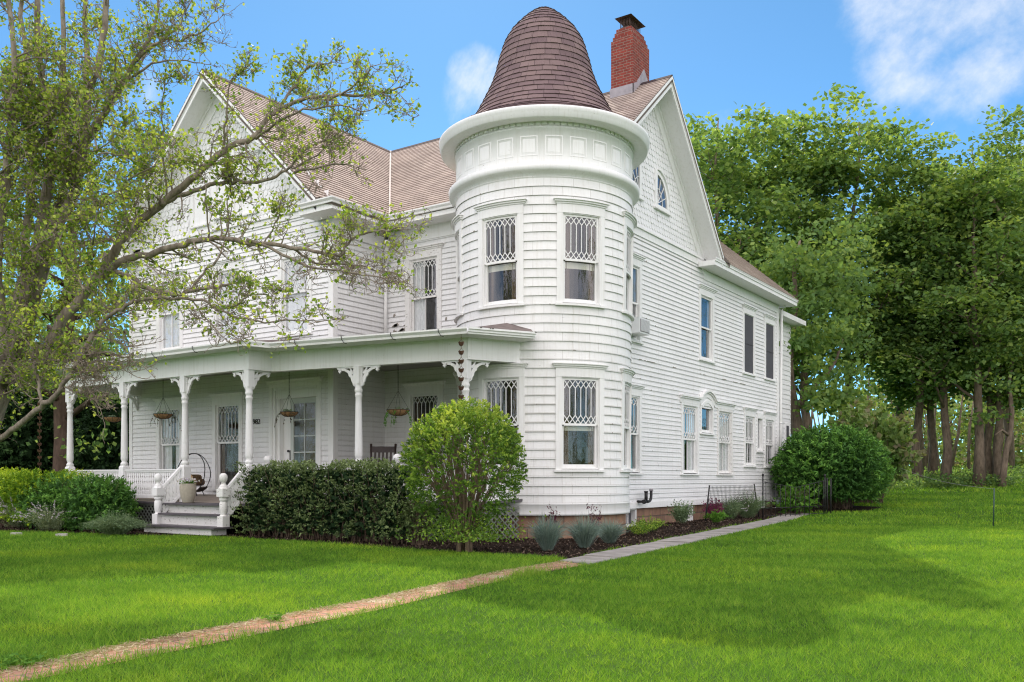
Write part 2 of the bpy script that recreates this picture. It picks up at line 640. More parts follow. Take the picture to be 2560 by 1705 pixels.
def ribbon(mb, P, pts, w, n0, n1, mi=0):
    """a flat bent bar of width w along 2-D points"""
    L, Rr = [], []
    for i, (x, y) in enumerate(pts):
        ax, ay = pts[max(i - 1, 0)]
        bx, by = pts[min(i + 1, len(pts) - 1)]
        dx, dy = bx - ax, by - ay
        q = math.hypot(dx, dy) or 1
        ww = w[i] if isinstance(w, (list, tuple)) else w
        L.append((x - dy / q * ww / 2, y + dx / q * ww / 2))
        Rr.append((x + dy / q * ww / 2, y - dx / q * ww / 2))
    for i in range(len(pts) - 1):
        mpoly(mb, P, [L[i], Rr[i], Rr[i + 1], L[i + 1]], n0, n1, mi)


def clip(poly, axis, val, keep_ge):
    out = []
    k = len(poly)
    for i in range(k):
        a, b = poly[i], poly[(i + 1) % k]
        da = (a[axis] - val) * (1 if keep_ge else -1)
        db = (b[axis] - val) * (1 if keep_ge else -1)
        if da >= -1e-9:
            out.append(a)
        if (da > 1e-9 and db < -1e-9) or (da < -1e-9 and db > 1e-9):
            t = da / (da - db)
            out.append((a[0] + (b[0] - a[0]) * t, a[1] + (b[1] - a[1]) * t))
    return out


def lap(mb, P, poly, exp, thick, holes=(), du=None, v0=None, mi=0, lip=0.0):
    """lapped courses (clapboards, shingles) over a flat or curved outline with openings"""
    vmin, vmax = min(p[1] for p in poly), max(p[1] for p in poly)
    v = vmin if v0 is None else v0
    while v < vmax - 1e-4:
        t = v + exp
        c = clip(clip(poly, 1, v, True), 1, t, False)
        pieces = [c] if len(c) >= 3 else []
        for (h0, h1, g0, g1) in holes:
            if (v + t) / 2 < g0 or (v + t) / 2 > g1:
                continue
            nx = []
            for q in pieces:
                for s in (clip(q, 0, h0, False), clip(q, 0, h1, True)):
                    if len(s) >= 3:
                        nx.append(s)
            pieces = nx
        if du:
            nx = []
            for q in pieces:
                a, b = min(p[0] for p in q), max(p[0] for p in q)
                k = max(1, int(math.ceil((b - a) / du)))
                for i in range(k):
                    s = clip(clip(q, 0, a + (b - a) * i / k, True), 0, a + (b - a) * (i + 1) / k, False)
                    if len(s) >= 3:
                        nx.append(s)
            pieces = nx
        for q in pieces:
            mb.face([P(x, y, thick * (1 - (y - v) / exp) + .002) for x, y in q], mi, uv=list(q))
            lo = [p for p in q if abs(p[1] - v) < 1e-6]
            if len(lo) >= 2:
                a, b = min(lo), max(lo)
                if lip:
                    # the board's foot hangs a little in front of the one below
                    w_, k_ = v - lip, thick - .009
                    for r0, r1 in (((v, thick + .002), (w_, thick + .003)), ((w_, thick + .003), (w_, k_)), ((w_, k_), (v + .004, k_)), ((v + .004, k_), (v + .004, 0))):
                        mb.face([P(a[0], r0[0], r0[1]), P(b[0], r0[0], r0[1]), P(b[0], r1[0], r1[1]), P(a[0], r1[0], r1[1])], mi, uv=[(a[0], v + .01), (b[0], v + .01), (b[0], v + .012), (a[0], v + .012)])
                    continue
                mb.face([P(a[0], v, 0), P(b[0], v, 0), P(b[0], v, thick + .002), P(a[0], v, thick + .002)], mi,
                        uv=[(a[0], v + .01), (b[0], v + .01), (b[0], v + .012), (a[0], v + .012)])
        v = t


def flat(o, U, N, V=(0, 0, 1)):
    o, U, N, V = Vector(o), Vector(U).normalized(), Vector(N).normalized(), Vector(V).normalized()
    return lambda u, v, n: o + U * u + V * v + N * n


def plane3(pts, ulong):
    """mapper and 2-D outline for a sloping plane given by 3-D points"""
    pts = [Vector(p) for p in pts]
    U = Vector(ulong).normalized()
    n = (pts[1] - pts[0]).cross(pts[2] - pts[0]).normalized()
    if n.z < 0:
        n = -n
    V = n.cross(U).normalized()
    if V.z < 0:
        V = -V
    o = min(pts, key=lambda p: (p - pts[0]).dot(V))
    P = lambda u, v, k: o + U * u + V * v + n * k
    return P, [((p - o).dot(U), (p - o).dot(V)) for p in pts]


# ------------------------------------------------------------------ the house
house = tag(empty('house', (-13.5, 20, 0)), 'large white clapboard house with a round corner tower, wraparound porch and brown shingle roofs', 'house')
XS, YB, YR = -10.95, 15.93, 17.80         # side wall, front bay wall, set-back wall
XL, XC = -24.75, -16.27                   # bay's left corner, bay's right corner
RX, RZ, RY = -20.5, 12.165, 22.7          # ridges
TX, TY = -11.333, 17.814                  # tower axis
TA = math.atan2(-TY, -TX)                 # direction tower -> viewer side
TA = math.atan2(0 - TY, 0 - TX)

Pside = flat((XS, 0, 0), (0, 1, 0), (1, 0, 0))
Pbay = flat((0, YB, 0), (1, 0, 0), (0, -1, 0))
Prec = flat((0, YR, 0), (1, 0, 0), (0, -1, 0))
Pret = flat((XC, 0, 0), (0, 1, 0), (1, 0, 0))


def t_rad(v):
    return 1.95 + .08 * min(1, max(0, (v - .5) / 7.2))


def Ptow(u, v, n):
    a = TA + u / 2.0
    r = t_rad(v) + n
    return Vector((TX + r * math.cos(a), TY + r * math.sin(a), v))


def sub(P, u0, v0, n0=0.0):
    return lambda u, v, n: P(u + u0, v + v0, n + n0)


def lattice(mb, P, u0, u1, v0, v1, cols, n0, n1, bw=.017):
    """leaded pattern: upright bars that fork into crossing diagonals at both ends"""
    s = (u1 - u0) / cols
    h = min(s * 1.35, (v1 - v0) * .22)
    for i in range(cols + 1):
        x = u0 + i * s
        if 0 < i < cols:
            ribbon(mb, P, [(x, v0 + h), (x, v1 - h)], bw, n0, n1)
        for sg in (-1, 1):
            x2 = x + sg * s
            if u0 - 1e-6 <= x2 <= u1 + 1e-6:
                ribbon(mb, P, [(x, v1 - h), (x2, v1)], bw, n0, n1)
                ribbon(mb, P, [(x, v0 + h), (x2, v0)], bw, n0, n1)


def window(P, w, h, meet=.52, cols=5, cap=True, curved=False, lower='plain', upper='lattice', inside='drape', casing=.125,
           sill=True, mullion=False, trim='trim', shade=0.0, capw=.05, low_cas=True):
    """sash window in local u (across, centred), v (up from the opening's foot), n (outwards)"""
    du = .12 if curved else None
    b = MB()
    a = w / 2
    k = casing
    mbox(b, P, -a - k, -a, -.02, h, -.02, .042, du)
    mbox(b, P, a, a + k, -.02, h, -.02, .042, du)
    mbox(b, P, -a - k, a + k, h, h + .19, -.02, .046, du)
    if cap:
        mbox(b, P, -a - k - capw * .6, a + k + capw * .6, h + .19, h + .225, -.02, .065, du)
        mbox(b, P, -a - k - capw, a + k + capw, h + .225, h + .262, -.02, .095, du)
        mbox(b, P, -a - k - capw * 1.5, a + k + capw * 1.5, h + .262, h + .282, -.02, .125, du)
    if sill:
        mbox(b, P, -a - k - .03, a + k + .03, -.065, -.02, -.02, .085, du)
    # reveals
    mbox(b, P, -a, -a + .018, 0, h, -.15, .018, None)
    mbox(b, P, a - .018, a, 0, h, -.15, .018, None)
    mbox(b, P, -a + .018, a - .018, h - .018, h, -.15, .016, du)
    mbox(b, P, -a + .018, a - .018, 0, .02, -.15, .03, du)
    # shallow box coloured dark to stand for the unlit room
    for q in ((-a, a, 0, h, -.62, -.60), (-a - .02, -a, 0, h, -.6, -.15), (a, a + .02, 0, h, -.6, -.15),
              (-a, a, h, h + .02, -.6, -.15), (-a, a, -.02, 0, -.6, -.15)):
        mbox(b, P, *q, du, 1)
    wo = b.build('window', [M[trim], M['dark']], house)
    f, g = MB(), MB()
    ia = a - .02
    vm = h * (1 - meet) if upper != 'one' else 0
    st = .045
    lo, hi = .02, h - .02
    if upper != 'one':
        # upper sash, outer track
        for q in ((-ia, -ia + st, vm, hi), (ia - st, ia, vm, hi), (-ia + st, ia - st, hi - st, hi), (-ia + st, ia - st, vm - .02, vm + .03)):
            mbox(f, P, *q, -.045, -.005, du)
        sheet(g, P, -ia + st, ia - st, vm + .03, hi - st, -.026, du)
    top = vm - .02 if upper != 'one' else hi
    # lower sash, inner track
    for q in ((-ia, -ia + st, lo, top), (ia - st, ia, lo, top), (-ia + st, ia - st, lo, lo + .075)):
        mbox(f, P, *q, -.092, -.05, du)
    sheet(g, P, -ia + st, ia - st, lo + .075, top, -.072, du)
    if mullion:
        mbox(f, P, -.011, .011, lo + .075, top, -.09, -.052)
        if upper != 'one':
            mbox(f, P, -.011, .011, vm + .03, hi - st, -.04, -.008)
    f.build('sash', M[trim], wo)
    if upper == 'lattice':
        lt = MB()
        lattice(lt, P, -ia + st, ia - st, vm + .03, hi - st, cols, -.034, -.014)
        lt.build('lattice', M['trim'], wo)
    g.build('pane', M['glass'], wo)
    c = MB()
    if inside in ('lace', 'lacehalf', 'drape', 'split'):
        spans = {'lace': [(-ia, ia, lo, hi)], 'lacehalf': [(-ia, -ia + w * .42, lo, hi)], 'drape': [(-ia, -ia + w * .2, lo, hi), (ia - w * .2, ia, lo, hi)],
                 'split': [(-ia, -ia + w * .38, lo, hi), (ia - w * .38, ia, lo, hi)]}[inside]
        for (p0, p1, q0, q1) in spans:
            m_ = max(4, int((p1 - p0) / .022))
            for i in range(m_):
                x0, x1 = p0 + (p1 - p0) * i / m_, p0 + (p1 - p0) * (i + 1) / m_
                z0, z1 = -.118 + .014 * math.sin(i * 1.9), -.118 + .014 * math.sin((i + 1) * 1.9)
                c.face([P(x0, q0, z0), P(x1, q0, z1), P(x1, q1, z1), P(x0, q1, z0)])
        c.build('curtain', M['curtain'] if inside != 'drape' else M['drape'], wo)
    if shade:
        c2 = MB()
        mbox(c2, P, -ia + .01, ia - .01, top - shade, top - .005, -.112, -.108, du)
        c2.build('roller_shade', M['shade'], wo)
    if inside == 'screen':
        c3 = MB()
        mbox(c3, P, -ia, ia, lo, hi, .004, .007)
        mbox(c3, P, -ia, ia, vm - .012, vm + .012, .007, .02)
        c3.build('insect_screen', M['screen'], wo)
    return wo


# ---- openings, in wall coordinates (u0, u1, v0, v1)
BAYW = [(-23.3, -22.34, 4.95, 6.9), (-20.72, -19.77, 4.95, 6.9), (-18.1, -17.14, 4.95, 6.9), (-23.3, -22.34, 1.0, 3.29), (-20.75, -19.78, 1.0, 3.29)]
DOOR = (-18.45, -16.78, .86, 3.55)
RECW = [(-15.39, -14.49, 4.95, 6.88), (-15.37, -14.44, 1.05, 3.43)]
SIDEW = {'s1': (21.0, 21.93, 4.93, 6.9), 's2': (26.07, 27.0, 4.93, 6.88), 's3': (29.78, 30.72, 4.87, 6.87), 's4': (31.95, 32.85, 4.87, 6.85),
         's6': (21.05, 21.92, 1.44, 3.46), 't1': (24.75, 25.8, 1.43, 3.43), 't2': (26.12, 26.99, 2.68, 3.50), 't3': (27.52, 28.6, 1.43, 3.42),
         'p1': (29.9, 30.78, 1.72, 3.4), 'p2': (31.1, 31.58, 2.25, 3.38), 'p3': (31.95, 32.85, 1.72, 3.38)}

# ---- walls
b = MB()
lap(b, Pbay, [(XL, .55), (XC, .55), (XC, 8.0), (XL, 8.0)], .13, .0235, BAYW + [DOOR], lip=.010)
mbox(b, Pbay, XL - .02, XL + .13, .5, 7.7, -.02, .04, mi=1)
mbox(b, Pbay, XC - .13, XC + .04, .5, 7.3, -.02, .04, mi=1)
mbox(b, Pbay, XC - .19, XC + .06, 7.3, 7.67, -.02, .06, mi=1)
mbox(b, Pbay, XC - .22, XC + .09, 7.27, 7.3, -.02, .085, mi=1)
mbox(b, Pbay, XL, XC, 7.88, 8.02, .0, .05, mi=1)
mbox(b, Pbay, XL, XC, 8.02, 8.07, .0, .10, mi=1)
b.build('wall', [M['siding'], M['trim']], house)

b = MB()
lap(b, Pret, [(YB, .55), (YR, .55), (YR, 7.7), (YB, 7.7)], .13, .0235, lip=.010)
mbox(b, Pret, YB + .0, YB + .12, .5, 7.3, .0, .035, mi=1)
mbox(b, Pret, YB - .05, YR, 7.3, 7.67, .0, .05, mi=1)
b.build('wall', [M['siding'], M['trim']], house)

b = MB()
lap(b, Prec, [(XC, .55), (-11.0, .55), (-11.0, 7.7), (XC, 7.7)], .13, .0235, RECW, lip=.010)
mbox(b, Prec, XC, -12.0, 7.33, 7.67, .0, .05, mi=1)
mbox(b, Prec, -13.72, -13.58, 4.5, 7.33, .0, .04, mi=1)
b.build('wall', [M['siding'], M['trim']], house)

b = MB()
lap(b, Pside, [(17.9, .62), (33.3, .62), (33.3, 7.95), (17.9, 7.95)], .128, .0235, list(SIDEW.values()), lip=.010)
mbox(b, Pside, 18.5, 33.3, .48, .64, .0, .04, mi=1)            # water table
mbox(b, Pside, 33.17, 33.34, .48, 7.66, -.02, .045, mi=1)
mbox(b, Pside, 26.3, 33.17, 7.38, 7.66, .0, .045, mi=1)
mbox(b, Pside, 18.0, 26.4, 7.74, 7.93, .0, .045, mi=1)         # belt under the scallops
mbox(b, Pside, 18.0, 26.4, 7.93, 7.98, .0, .09, mi=1)
b.build('wall', [M['siding'], M['trim']], house)

# hidden back and left walls, plain boards
b = MB()
b.box(XL + .02, XL + .12, YB + .1, 26.5, .1, 8.0)
b.box(XL + .02, XS - .6, 26.4, 26.5, .1, 8.0)
b.box(-18.5, -18.4, 26.5, 33.2, .1, 8.0)
b.box(-18.5, XS - .05, 33.2, 33.3, .1, 7.7)
b.build('wall', M['siding'], house)

# rear wing, set back behind the downspout
Pw = flat((-11.4, 0, 0), (0, 1, 0), (1, 0, 0))
b = MB()
lap(b, Pw, [(33.35, .6), (36.27, .6), (36.27, 7.4), (33.35, 7.4)], .19, .022, [(35.55, 36.0, 2.4, 3.4)], lip=.010)
mbox(b, Pw, 33.32, 36.3, .2, .6, -.05, .02, mi=1)
b.box(-15, -11.38, 36.2, 36.27, .1, 7.4)
b.hexa([(-15, 33.3, 7.55), (-10.9, 33.3, 7.38), (-10.9, 36.7, 7.38), (-15, 36.7, 7.55)], [(-15, 33.3, 7.7), (-10.9, 33.3, 7.56), (-10.9, 36.7, 7.56), (-15, 36.7, 7.7)], 1)
b.build('rear_wing', [M['siding'], M['trim']], house)
b = MB()
mbox(b, Pw, 35.5, 36.05, 2.35, 3.45, .0, .05)
w_ = b.build('window', M['trim'], house)
b = MB()
mbox(b, Pw, 35.62, 35.92, 2.45, 3.35, .05, .056)
b.build('pane', M['screen'], w_)

# ---- gable walls with scalloped shingles


def scallops(P, poly, row=.155, wid=.165, holes=(), name='gable_wall', extra=None):
    mb = MB()
    us, vs = [p[0] for p in poly], [p[1] for p in poly]
    mpoly(mb, P, poly, -.03, 0)
    v, r = min(vs), 0
    while v < max(vs):
        c = clip(clip(poly, 1, v, True), 1, v + row, False)
        if len(c) >= 3:
            a, e = min(p[0] for p in c), max(p[0] for p in c)
            u = a - wid + (wid / 2 if r % 2 else 0)
            while u < e:
                uc = u + wid / 2
                if a + .02 < uc < e - .02 and not any(h0 < uc < h1 and g0 < v + row / 2 < g1 for h0, h1, g0, g1 in holes):
                    h = wid / 2 - .004
                    j = random.uniform(-.004, .004)
                    th = .024 + random.uniform(-.003, .004)
                    arc = [(uc + h * math.cos(t), v + j + .035 - h * .95 * math.sin(t)) for t in [math.pi * q / 6 for q in range(7)]]
                    top = [(uc - h, v + row + .03), (uc + h, v + row + .03)]
                    front = [P(x, y, th * (1 - (y - v) / (row * 1.6)) + .003) for x, y in arc + top]
                    mb.face(front)
                    for q in range(6):
                        (x0, y0), (x1, y1) = arc[q], arc[q + 1]
                        mb.face([P(x0, y0, 0), P(x1, y1, 0), front[q + 1], front[q]])
                u += wid
        v += row
        r += 1
    if extra:
        extra(mb)
    return mb.build(name, [M['scallop'], M['trim']], house)


def bay_top(x):
    return RZ - .18 - abs(x - RX) * .9686


def bay_extra(mb):
    for sg in (-1, 1):      # raking frieze boards on the wall
        e = [(RX, RZ - .16), (RX + sg * 4.25, RZ - .16 - 4.25 * .9686), (RX + sg * 4.25, RZ - .6 - 4.25 * .9686), (RX, RZ - .62)]
        mpoly(mb, Pbay, e, .0, .05, 1)
        mpoly(mb, Pbay, [(p, q + .0) for p, q in [(RX, RZ - .15), (RX + sg * 4.25, RZ - .15 - 4.25 * .9686), (RX + sg * 4.25, RZ - .3 - 4.25 * .9686), (RX, RZ - .3)]], .05, .09, 1)


scallops(Pbay, [(XL, 8.06), (XC, 8.06), (RX, RZ - .17)], holes=[(-22.0, -19.1, 8.1, 10.35)], extra=bay_extra)


def side_extra(mb):
    sl, sr = 4.13 / 4.8, 4.11 / 3.68
    for q in ([(RY, RZ - .16), (26.4, RZ - .16 - 3.7 * sr), (26.4, RZ - .66 - 3.7 * sr), (RY, RZ - .66)],
              [(RY, RZ - .16), (17.9, RZ - .16 - 4.8 * sl), (17.9, RZ - .60 - 4.8 * sl), (RY, RZ - .66)]):
        mpoly(mb, Pside, q, .0, .05, 1)
    for q in ([(RY, RZ - .15), (26.4, RZ - .15 - 3.7 * sr), (26.4, RZ - .33 - 3.7 * sr), (RY, RZ - .33)],
              [(RY, RZ - .15), (17.9, RZ - .15 - 4.8 * sl), (17.9, RZ - .33 - 4.8 * sl), (RY, RZ - .33)]):
        mpoly(mb, Pside, q, .05, .09, 1)


scallops(Pside, [(17.95, 7.98), (26.35, 7.98), (RY, RZ - .17)], holes=[(22.85, 23.75, 8.8, 9.8), (21.1, 22.0, 8.8, 9.8)], extra=side_extra)

# ---- roofs


def roof(parts, ulongs, name='roof', under=True):
    mb = MB()
    for pts, ul in zip(parts, ulongs):
        P, q = plane3(pts, ul)
        lap(mb, P, q, .145, .02)
        if under:
            mb.face([P(u, v, -.13) for u, v in q], 1)
            for i in range(len(q)):
                (a0, a1), (b0, b1) = q[i], q[(i + 1) % len(q)]
                mb.face([P(a0, a1, 0), P(b0, b1, 0), P(b0, b1, -.13), P(a0, a1, -.13)], 2)
    return mb.build(name, [M['roof'], M['paint'], M['roof']], house)


EV = 15.27
roof([[(RX, EV, RZ), (-16.2, EV, 8.0), (-16.2, 17.9, 8.03), (RX, RY, RZ)],
      [(-16.2, EV, 8.0), (-15.62, EV, 7.87), (-15.62, 17.2, 7.87), (-16.2, 17.9, 8.0)],
      [(RX, EV, RZ), (-24.8, EV, 8.0), (-24.8, 26.9, 8.0), (RX, 26.9, RZ)],
      [(-24.8, EV, 8.0), (-25.38, EV, 7.87), (-25.38, 26.9, 7.87), (-24.8, 26.9, 8.0)]],
     [(0, 1, 0)] * 4)
VG = -10.33
roof([[(RX, RY, RZ), (-16.2, 17.9, 8.03), (VG, 17.9, 8.03), (VG, RY, RZ)],
      [(-16.2, 17.9, 8.03), (-15.62, 17.2, 7.87), (VG, 17.2, 7.87), (VG, 17.9, 8.03)],
      [(RX, RY, RZ), (RX, 26.38, 8.06), (VG, 26.38, 8.06), (VG, RY, RZ)],
      [(-18, 26.38, 8.06), (-18, 26.95, 7.9), (VG, 26.95, 7.9), (VG, 26.38, 8.06)]],
     [(1, 0, 0)] * 4)
roof([[(-10.33, 26.9, 7.87), (-10.33, 33.86, 7.87), (-14.5, 29.7, 11.78), (-14.5, 24.2, 11.78)],
      [(-10.33, 33.86, 7.87), (-18.67, 33.86, 7.87), (-14.5, 29.7, 11.78)],
      [(-18.67, 33.86, 7.87), (-18.67, 26.9, 7.87), (-14.5, 24.2, 11.78), (-14.5, 29.7, 11.78)]],
     [(0, 1, 0), (1, 0, 0), (0, 1, 0)])
# ridge caps and valley flashing
b = MB()
for a_, e_ in (((RX, EV, RZ), (RX, RY, RZ)), ((RX, RY, RZ), (VG, RY, RZ))):
    A, B = Vector(a_), Vector(e_)
    side = (B - A).normalized().cross(Vector((0, 0, 1)))
    for sg in (-1, 1):
        b.face([A + Vector((0, 0, .03)), B + Vector((0, 0, .03)), B + side * sg * .14 + Vector((0, 0, -.09)), A + side * sg * .14 + Vector((0, 0, -.09))])
b.build('ridge_cap', M['dome'], house)
b = MB()
A, B, C2 = Vector((RX, RY, RZ + .035)), Vector((-16.2, 17.9, 8.065)), Vector((-15.62, 17.2, 7.9))
for p, q in ((A, B), (B, C2)):
    d = (q - p)
    s1, s2 = Vector((-.035, .0, .035 * .965)), Vector((0, .035, .035 * .86))
    b.face([p, q, q + s1, p + s1])
    b.face([p, q, q + s2, p + s2])
b.build('valley_flashing', m_plain('valley_metal', (.50, .42, .38), .6, .1), house)

# eaves, gutters, rake boards
for bx in ((XC + .05, -15.66, 15.30, 17.25, 7.67, 7.84),
           (-16.81, XC + .05, 15.30, YB - .06, 7.67, 7.84),
           (-15.66, -12.9, 17.22, YR - .05, 7.67, 7.84),
           (XS + .05, -10.38, 25.83, 33.84, 7.67, 7.82),
           (-18.7, XS + .05, 33.34, 33.84, 7.67, 7.82),
           (-24.75, -24.2, 15.3, YB - .06, 7.67, 7.84),
           (-25.35, -24.75, 15.3, 26.9, 7.67, 7.84),):
    b = MB()
    b.box(*bx)
    b.build('eave', M['trim'], house)
b = MB()


def gutter(mb, pts, out, w=.11, h=.12, z=0):
    """ogee gutter along pts; out = outward directions for each point"""
    prof = [(0, 0), (w * .55, 0), (w * .62, h * .35), (w, h * .75), (w, h), (w - .015, h), (w * .55, h * .45), (0, h * .4)]
    rings = [[Vector(p) + Vector(o) * a + Vector((0, 0, c)) for a, c in prof] for p, o in zip(pts, out)]
    for r0, r1 in zip(rings, rings[1:]):
        for i in range(len(prof)):
            j = (i + 1) % len(prof)
            mb.face([r0[i], r1[i], r1[j], r0[j]])
    mb.face(rings[0])
    mb.face(list(reversed(rings[-1])))


gutter(b, [(-16.81, 15.30, 7.80), (-15.66, 15.30, 7.80), (-15.66, 17.22, 7.80), (-13.0, 17.22, 7.80)], [(0, -1, 0), (1, -1, 0), (1, -1, 0), (0, -1, 0)])
b.build('gutter', M['trim'], house)
b = MB()
gutter(b, [(-10.38, 25.83, 7.79), (-10.38, 33.86, 7.79)], [(1, 0, 0), (1, 0, 0)], .05, .1)
b.build('gutter', M['trim'], house)
b = MB()
Pv = flat((0, EV + .03, 0), (1, 0, 0), (0, -1, 0))
for sg in (-1, 1):
    k = .9686
    mpoly(b, Pv, [(RX, RZ - .012), (RX + sg * 4.3, RZ - .012 - 4.3 * k), (RX + sg * 4.3, RZ - .30 - 4.3 * k), (RX, RZ - .30)], -.04, .0)
    mpoly(b, Pv, [(RX, RZ - .012), (RX + sg * 4.3, RZ - .012 - 4.3 * k), (RX + sg * 4.3, RZ - .10 - 4.3 * k), (RX, RZ - .10)], .0, .035)
    mpoly(b, Pv, [(RX, RZ - .16), (RX + sg * 4.3, RZ - .16 - 4.3 * k), (RX + sg * 4.3, RZ - .19 - 4.3 * k), (RX, RZ - .19)], -.62, -.04)
b.build('rake_board', M['trim'], house)
b = MB()
Pv = flat((VG - .03, 0, 0), (0, 1, 0), (1, 0, 0))
for sg, run, k in ((-1, 4.8, 4.13 / 4.8), (1, 3.72, 4.11 / 3.68)):
    mpoly(b, Pv, [(RY, RZ - .012), (RY + sg * run, RZ - .012 - run * k), (RY + sg * run, RZ - .30 - run * k), (RY, RZ - .30)], -.04, .0)
    mpoly(b, Pv, [(RY, RZ - .012), (RY + sg * run, RZ - .012 - run * k), (RY + sg * run, RZ - .10 - run * k), (RY, RZ - .10)], .0, .035)
    mpoly(b, Pv, [(RY, RZ - .16), (RY + sg * run, RZ - .16 - run * k), (RY + sg * run, RZ - .19 - run * k), (RY, RZ - .19)], -.55, -.04)
b.build('rake_board', M['trim'], house)

# ---- chimney
CX0, CX1, CY0, CY1 = -11.93, -11.26, 22.2, 23.2
b = MB()


def brick_box(mb, x0, x1, y0, y1, z0, z1, mi=0):
    for pts, uv in (([(x0, y0, z0), (x1, y0, z0), (x1, y0, z1), (x0, y0, z1)], [(x0, z0), (x1, z0), (x1, z1), (x0, z1)]),
                    ([(x1, y0, z0), (x1, y1, z0), (x1, y1, z1), (x1, y0, z1)], [(y0 + .1, z0), (y1 + .1, z0), (y1 + .1, z1), (y0 + .1, z1)]),
                    ([(x1, y1, z0), (x0, y1, z0), (x0, y1, z1), (x1, y1, z1)], [(x1, z0), (x0, z0), (x0, z1), (x1, z1)]),
                    ([(x0, y1, z0), (x0, y0, z0), (x0, y0, z1), (x0, y1, z1)], [(y1, z0), (y0, z0), (y0, z1), (y1, z1)]),
                    ([(x0, y0, z1), (x1, y0, z1), (x1, y1, z1), (x0, y1, z1)], [(x0, y0), (x1, y0), (x1, y1), (x0, y1)]),
                    ([(x0, y0, z0), (x0, y1, z0), (x1, y1, z0), (x1, y0, z0)], [(x0, y0), (x0, y1), (x1, y1), (x1, y0)])):
        mb.face(pts, mi, uv)


brick_box(b, CX0, CX1, CY0, CY1, 10.6, 13.30)
for i in range(3):      # corbelled-in top courses
    e = .035 * (i + 1)
    brick_box(b, CX0 + e, CX1 - e, CY0 + e, CY1 - e, 13.30 + i * .115, 13.30 + (i + 1) * .115)
ch = b.build('chimney', M['brick'], house)
b = MB()
Pf = flat((0, CY0, 0), (1, 0, 0), (0, -1, 0))
mbox(b, Pf, CX0 - .03, CX1 + .02, 11.3, 12.0, .0, .02)
Pq = flat((CX1, 0, 0), (0, 1, 0), (1, 0, 0))
mpoly(b, Pq, [(CY0 - .02, 11.5), (CY1 + .02, 11.6), (CY1 + .02, 12.22), (RY + .15, 12.62), (CY0 + .2, 12.1), (CY0 - .02, 12.0)], .0, .02)
b.build('flashing', M['lead'], ch)
b = MB()
z0 = 13.645
b.box(CX0 + .2, CX1 - .2, CY0 + .15, CY1 - .15, z0, z0 + .05)
for i in range(7):
    for (x, y) in ((CX0 + .2 + i * .045, CY0 + .17), (CX0 + .2 + i * .045, CY1 - .17)):
        b.tube([(x, y, z0 + .04), (x, y, z0 + .3)], .008, 5)
for i in range(10):
    for x in (CX0 + .2, CX1 - .2):
        y = CY0 + .18 + i * .071
        b.tube([(x, y, z0 + .04), (x, y, z0 + .3)], .008, 5)
b.hexa([(CX0 + .08, CY0 + .05, z0 + .3), (CX1 - .08, CY0 + .05, z0 + .3), (CX1 - .08, CY1 - .05, z0 + .3), (CX0 + .08, CY1 - .05, z0 + .3)],
       [(CX0 + .27, CY0 + .3, z0 + .40), (CX1 - .27, CY0 + .3, z0 + .40), (CX1 - .27, CY1 - .3, z0 + .40), (CX0 + .27, CY1 - .3, z0 + .40)])
b.build('chimney_cap', M['rust'], ch)

# ---- tower
ANG = [-28 - 51.4, -28, 23.5, 75]
TWU = [R(a) * 2.0 for a in ANG]
TH2, TH1 = [(u - .43, u + .43, 4.98, 6.86) for u in TWU], [(u - .45, u + .45, 1.48, 3.42) for u in TWU]
b = MB()
CIR = math.pi * 2.0
lap(b, Ptow, [(-CIR, .74), (CIR, .74), (CIR, 7.62), (-CIR, 7.62)], .191, .026, TH2 + TH1, .14, lip=.010)
b.lathe([(1.94, .49), (1.985, .49), (1.985, .53), (1.975, .72), (1.99, .73), (1.95, .755)], TX, TY, 72, 1, True)
b.build('tower_wall', [M['shake'], M['trim']], house)
b = MB()
b.lathe([(2.0, 7.56), (2.05, 7.60), (2.06, 7.66), (2.10, 7.69), (2.17, 7.71), (2.20, 7.74), (2.21, 7.84), (2.17, 7.87), (2.10, 7.89), (2.04, 7.93)], TX, TY, 72)
b.build('belt_course', M['trim'], house)
b = MB()
b.lathe([(2.035, 7.9), (2.035, 8.62), (2.06, 8.63), (2.06, 8.66), (2.045, 8.67), (2.045, 8.78)], TX, TY, 96)


def Pfz(u, v, n):
    a = TA + u / 2.035
    return Vector((TX + (2.035 + n) * math.cos(a), TY + (2.035 + n) * math.sin(a), v))


for k in range(24):
    u = (k + .4) * 2 * math.pi * 2.035 / 24
    for q in ((-.19, .19, 8.06, 8.085), (-.19, .19, 8.455, 8.48), (-.19, -.165, 8.085, 8.455), (.165, .19, 8.085, 8.455)):
        mbox(b, sub(Pfz, u, 0), q[0], q[1], q[2], q[3], 0, .007, .1)
    mbox(b, sub(Pfz, u, 0), -.13, .13, 8.13, 8.41, 0, .003, .1)
    for j in range(4):
        mbox(b, sub(Pfz, u + (j - 1.5) * .133, 0), -.05, .05, 8.69, 8.76, .008, .04)
b.build('frieze', M['trim'], house)
b = MB()
b.lathe([(2.03, 8.765), (2.10, 8.75), (2.36, 8.735), (2.385, 8.75), (2.39, 8.83), (2.42, 8.87), (2.43, 8.93), (2.43, 8.965), (2.40, 8.975), (2.2, 9.03)], TX, TY, 96)
b.build('cornice', M['trim'], house)
